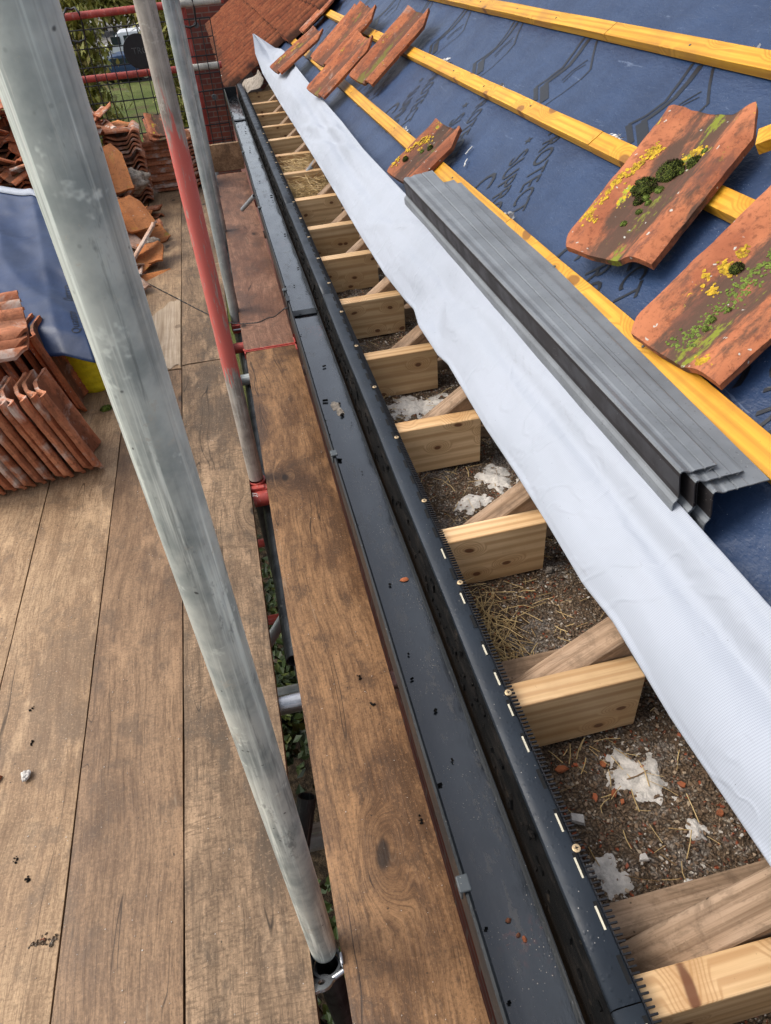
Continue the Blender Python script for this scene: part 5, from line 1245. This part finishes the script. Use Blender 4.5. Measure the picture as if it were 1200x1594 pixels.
for i, (x, y) in enumerate(((-.713, 1.21), (-.688, .83), (-.655, .78), (-.700, 1.11), (.085, 1.09), (.10, 1.0), (.135, .70))):
    m = MB()
    for k in range(7): chip(m, rg, Vector((x + rg.gauss(0, .003), y + rg.gauss(0, .004), .001)), rg.uniform(.0015, .004), .5)
    tag(m.build('dirt_crumb', M['grime'], recalc=False), ['dark crumb highest on the left light board', 'brown crumb on the left light board beside the split', 'lower crumb on the left light board', 'crumb just above the pebble', 'mossy crumb at the gutter edge of the near board', 'second crumb at the gutter edge of the near board', 'crumb by the gutter bracket on the near board'][i], 'dirt crumb', 'crumbs of dirt on the boards')
m = MB(); rg = random.Random(18)
for k in range(900):
    x = rg.uniform(-1.0, .15); y = .2 + 3.2 * rg.random() ** 1.4
    if -.122 < x < -.066: continue
    chip(m, rg, Vector((x, y, .0012)), rg.uniform(.0005, .0017), .5)
tag(m.build('board_grit', M['chip_pale'], recalc=False), 'fine pale grit scattered over the boards', 'grit', kind='stuff')

# yellow tub
t = thing('yellow_tub', (-.700, 2.89, 0), 'yellow ribbed flexible tub under the blue sheet beside the pole', 'tub')
m = MB(); P = []; n = 40
for k in range(31):
    z = .30 * k / 30; r = .075 + .030 * min(1, z / .25) + .0022 * sin(z * 420); P.append([(r * cos(2 * pi * i / n), r * sin(2 * pi * i / n), z) for i in range(n + 1)])
m.grid([[(.001 * cos(2 * pi * i / n), .001 * sin(2 * pi * i / n), .002) for i in range(n + 1)], [(.06 * cos(2 * pi * i / n), .06 * sin(2 * pi * i / n), .0) for i in range(n + 1)]] + P); m.build('body', M['yellow'], t, smooth=True, solid=.003)
m = MB(); m.path([(.107 * cos(2 * pi * i / 32), .107 * sin(2 * pi * i / 32), .302) for i in range(33)], .006, 8); m.build('rim', M['yellow'], t, smooth=True)

# blue sheet over the pile
def sheet():
    m = MB(); na, nb = 80, 90; P = []
    # corners: near right, near left, far left, far right
    for i in range(na + 1):
        u = i / na; row = []
        for j in range(nb + 1):
            v = j / nb
            nl = Vector((-1.55, 3.30, .40)); nr = Vector((-.610, 2.60, .355)); fl = Vector((-1.75, 4.75, .46)); fr = Vector((-.86, 3.97, .50))
            p = (nl * (1 - u) + nr * u) * (1 - v) + (fl * (1 - u) + fr * u) * v
            mid = Vector((.0, -.10, -.02)) * sin(pi * u) * (1 - v)
            p = p + mid
            h = .030 * fbm((u * 2, v * 2.5, 1), 1.3, 1) + .010 * fbm((u * 4, v * 5, 5), 1.4, 2) - .035 * abs(fbm((u * 3 + v * 2, v * 2, 9), 1., 1)) - .02 * abs(fbm((u * 2 - v * 4, v * 3, 4), 1., 1)) 
            e = min(1, (1 - u) * 5) if u > .8 else 1
            p.z += h - .09 * max(0, u - .88) / .12 * .6 - .12 * max(0, .07 - v) / .07 * .5
            row.append(p)
        P.append(row)
    m.grid(P); return m
o = sheet().build('blue_sheet_cover', M['blue_cover'], smooth=True, solid=.0015); tag(o, 'crumpled blue membrane offcut draped over the tile pile on the left', 'membrane offcut')
# folded white rim on its far edge
me = o.data; rim = MB(); A = []
for i in range(81):
    p = me.vertices[i * 91 + 90].co; q = me.vertices[i * 91 + 88].co; d = (p - q).normalized(); A.append([p - d * .005 + Vector((0, 0, .004)), p + d * .03 + Vector((0, 0, .012)), p + d * .06 + Vector((0, 0, .006)), p + d * .075 + Vector((0, 0, -.01))])
rim.grid(A); r_ = rim.build('turned_edge', M['fabric'], o, smooth=True, solid=.0012); r_['label'] = 'white turned-over far edge'
# writing glimpsed on the sheet
for body, x, y, sz, rz in (('Quattro', -.70, 2.98, .05, 100), ('Quattro', -.652, 2.72, .045, 100), ('e', -.94, 3.02, .10, 65)):
    tx = text_mesh('sheet_lettering', body, sz, M['print'], None, 0., align='LEFT')
    bm = bmesh.new(); bm.from_mesh(tx.data); bmesh.ops.triangulate(bm, faces=bm.faces[:]); bm.to_mesh(tx.data); bm.free()
    Rz = Matrix.Rotation(R_(rz), 3, 'Z'); from mathutils.bvhtree import BVHTree
    bv = BVHTree.FromPolygons([v.co for v in me.vertices], [p.vertices for p in me.polygons])
    ok = True
    for v in tx.data.vertices:
        p = Rz @ v.co + Vector((x, y, 0)); hit = bv.ray_cast(Vector((p.x, p.y, 2)), Vector((0, 0, -1)))
        if hit[0] is None: ok = False; break
        v.co = Vector((p.x, p.y, hit[0].z + .0022))
    if ok: tx.parent = o
    else: bpy.data.objects.remove(tx)
# brown broken tiles behind the sheet (far left)
for k in range(13):
    place(protoA, (-1.62 + .055 * k, 5.0 + .05 * (k % 4), .30 + .03 * (k % 3)), (-.35 + .1 * (k % 3), 1, .1), (-.15 + .12 * (k % 3), .1, 1), 'dark upright broken tile behind the blue sheet, %s from the left' % ordw[k], 'dark broken tiles behind the sheet', .9)
for k in range(12):
    place(protoA, (-1.60 + .045 * k, 4.85 + .02 * k, .004 + .001 * k), (-.15, 1, .0), (-.05, .1, 1), 'tile standing under the dark broken ones, %s from the left' % ordw[k], 'tiles supporting the dark broken ones', .9)

# ------------------------------------------------------------------ thin black cable across the boards
pts = [(-.80, 4.30, .05), (-.70, 4.22, .01), (-.611, 4.13, .004), (-.50, 3.93, .004), (-.38, 3.72, .004), (-.29, 3.56, .004), (-.213, 3.43, .004), (-.15, 3.33, .005), (-.09, 3.27, .006), (-.03, 3.235, .012), (.02, 3.19, .03), (.06, 3.08, .09), (.085, 2.9, .17), (.10, 2.65, .29), (.112, 2.42, .40), (.118, 2.36, .425)]
def smooth_path(pts, n=6):
    P = [Vector(p) for p in pts]; out = []
    for i in range(len(P) - 1):
        p0, p1, p2, p3 = P[max(i - 1, 0)], P[i], P[i + 1], P[min(i + 2, len(P) - 1)]
        for k in range(n):
            t_ = k / n; out.append(.5 * ((2 * p1) + (p2 - p0) * t_ + (2 * p0 - 5 * p1 + 4 * p2 - p3) * t_ ** 2 + (3 * p1 - p0 - 3 * p2 + p3) * t_ ** 3))
    out.append(P[-1]); return out
sp = smooth_path(pts, 14); m = MB()
for ph in (0, pi):
    q = []
    for i, p in enumerate(sp): a = i * .9 + ph; q.append(p + Vector((cos(a), sin(a), sin(a))) * .0014)
    m.path(q, .0016, 5)
tag(m.build('black_cable', M['black'], smooth=True), 'thin twisted black cable running over the boards to the gutter', 'cable')
print('objects', len(bpy.data.objects))
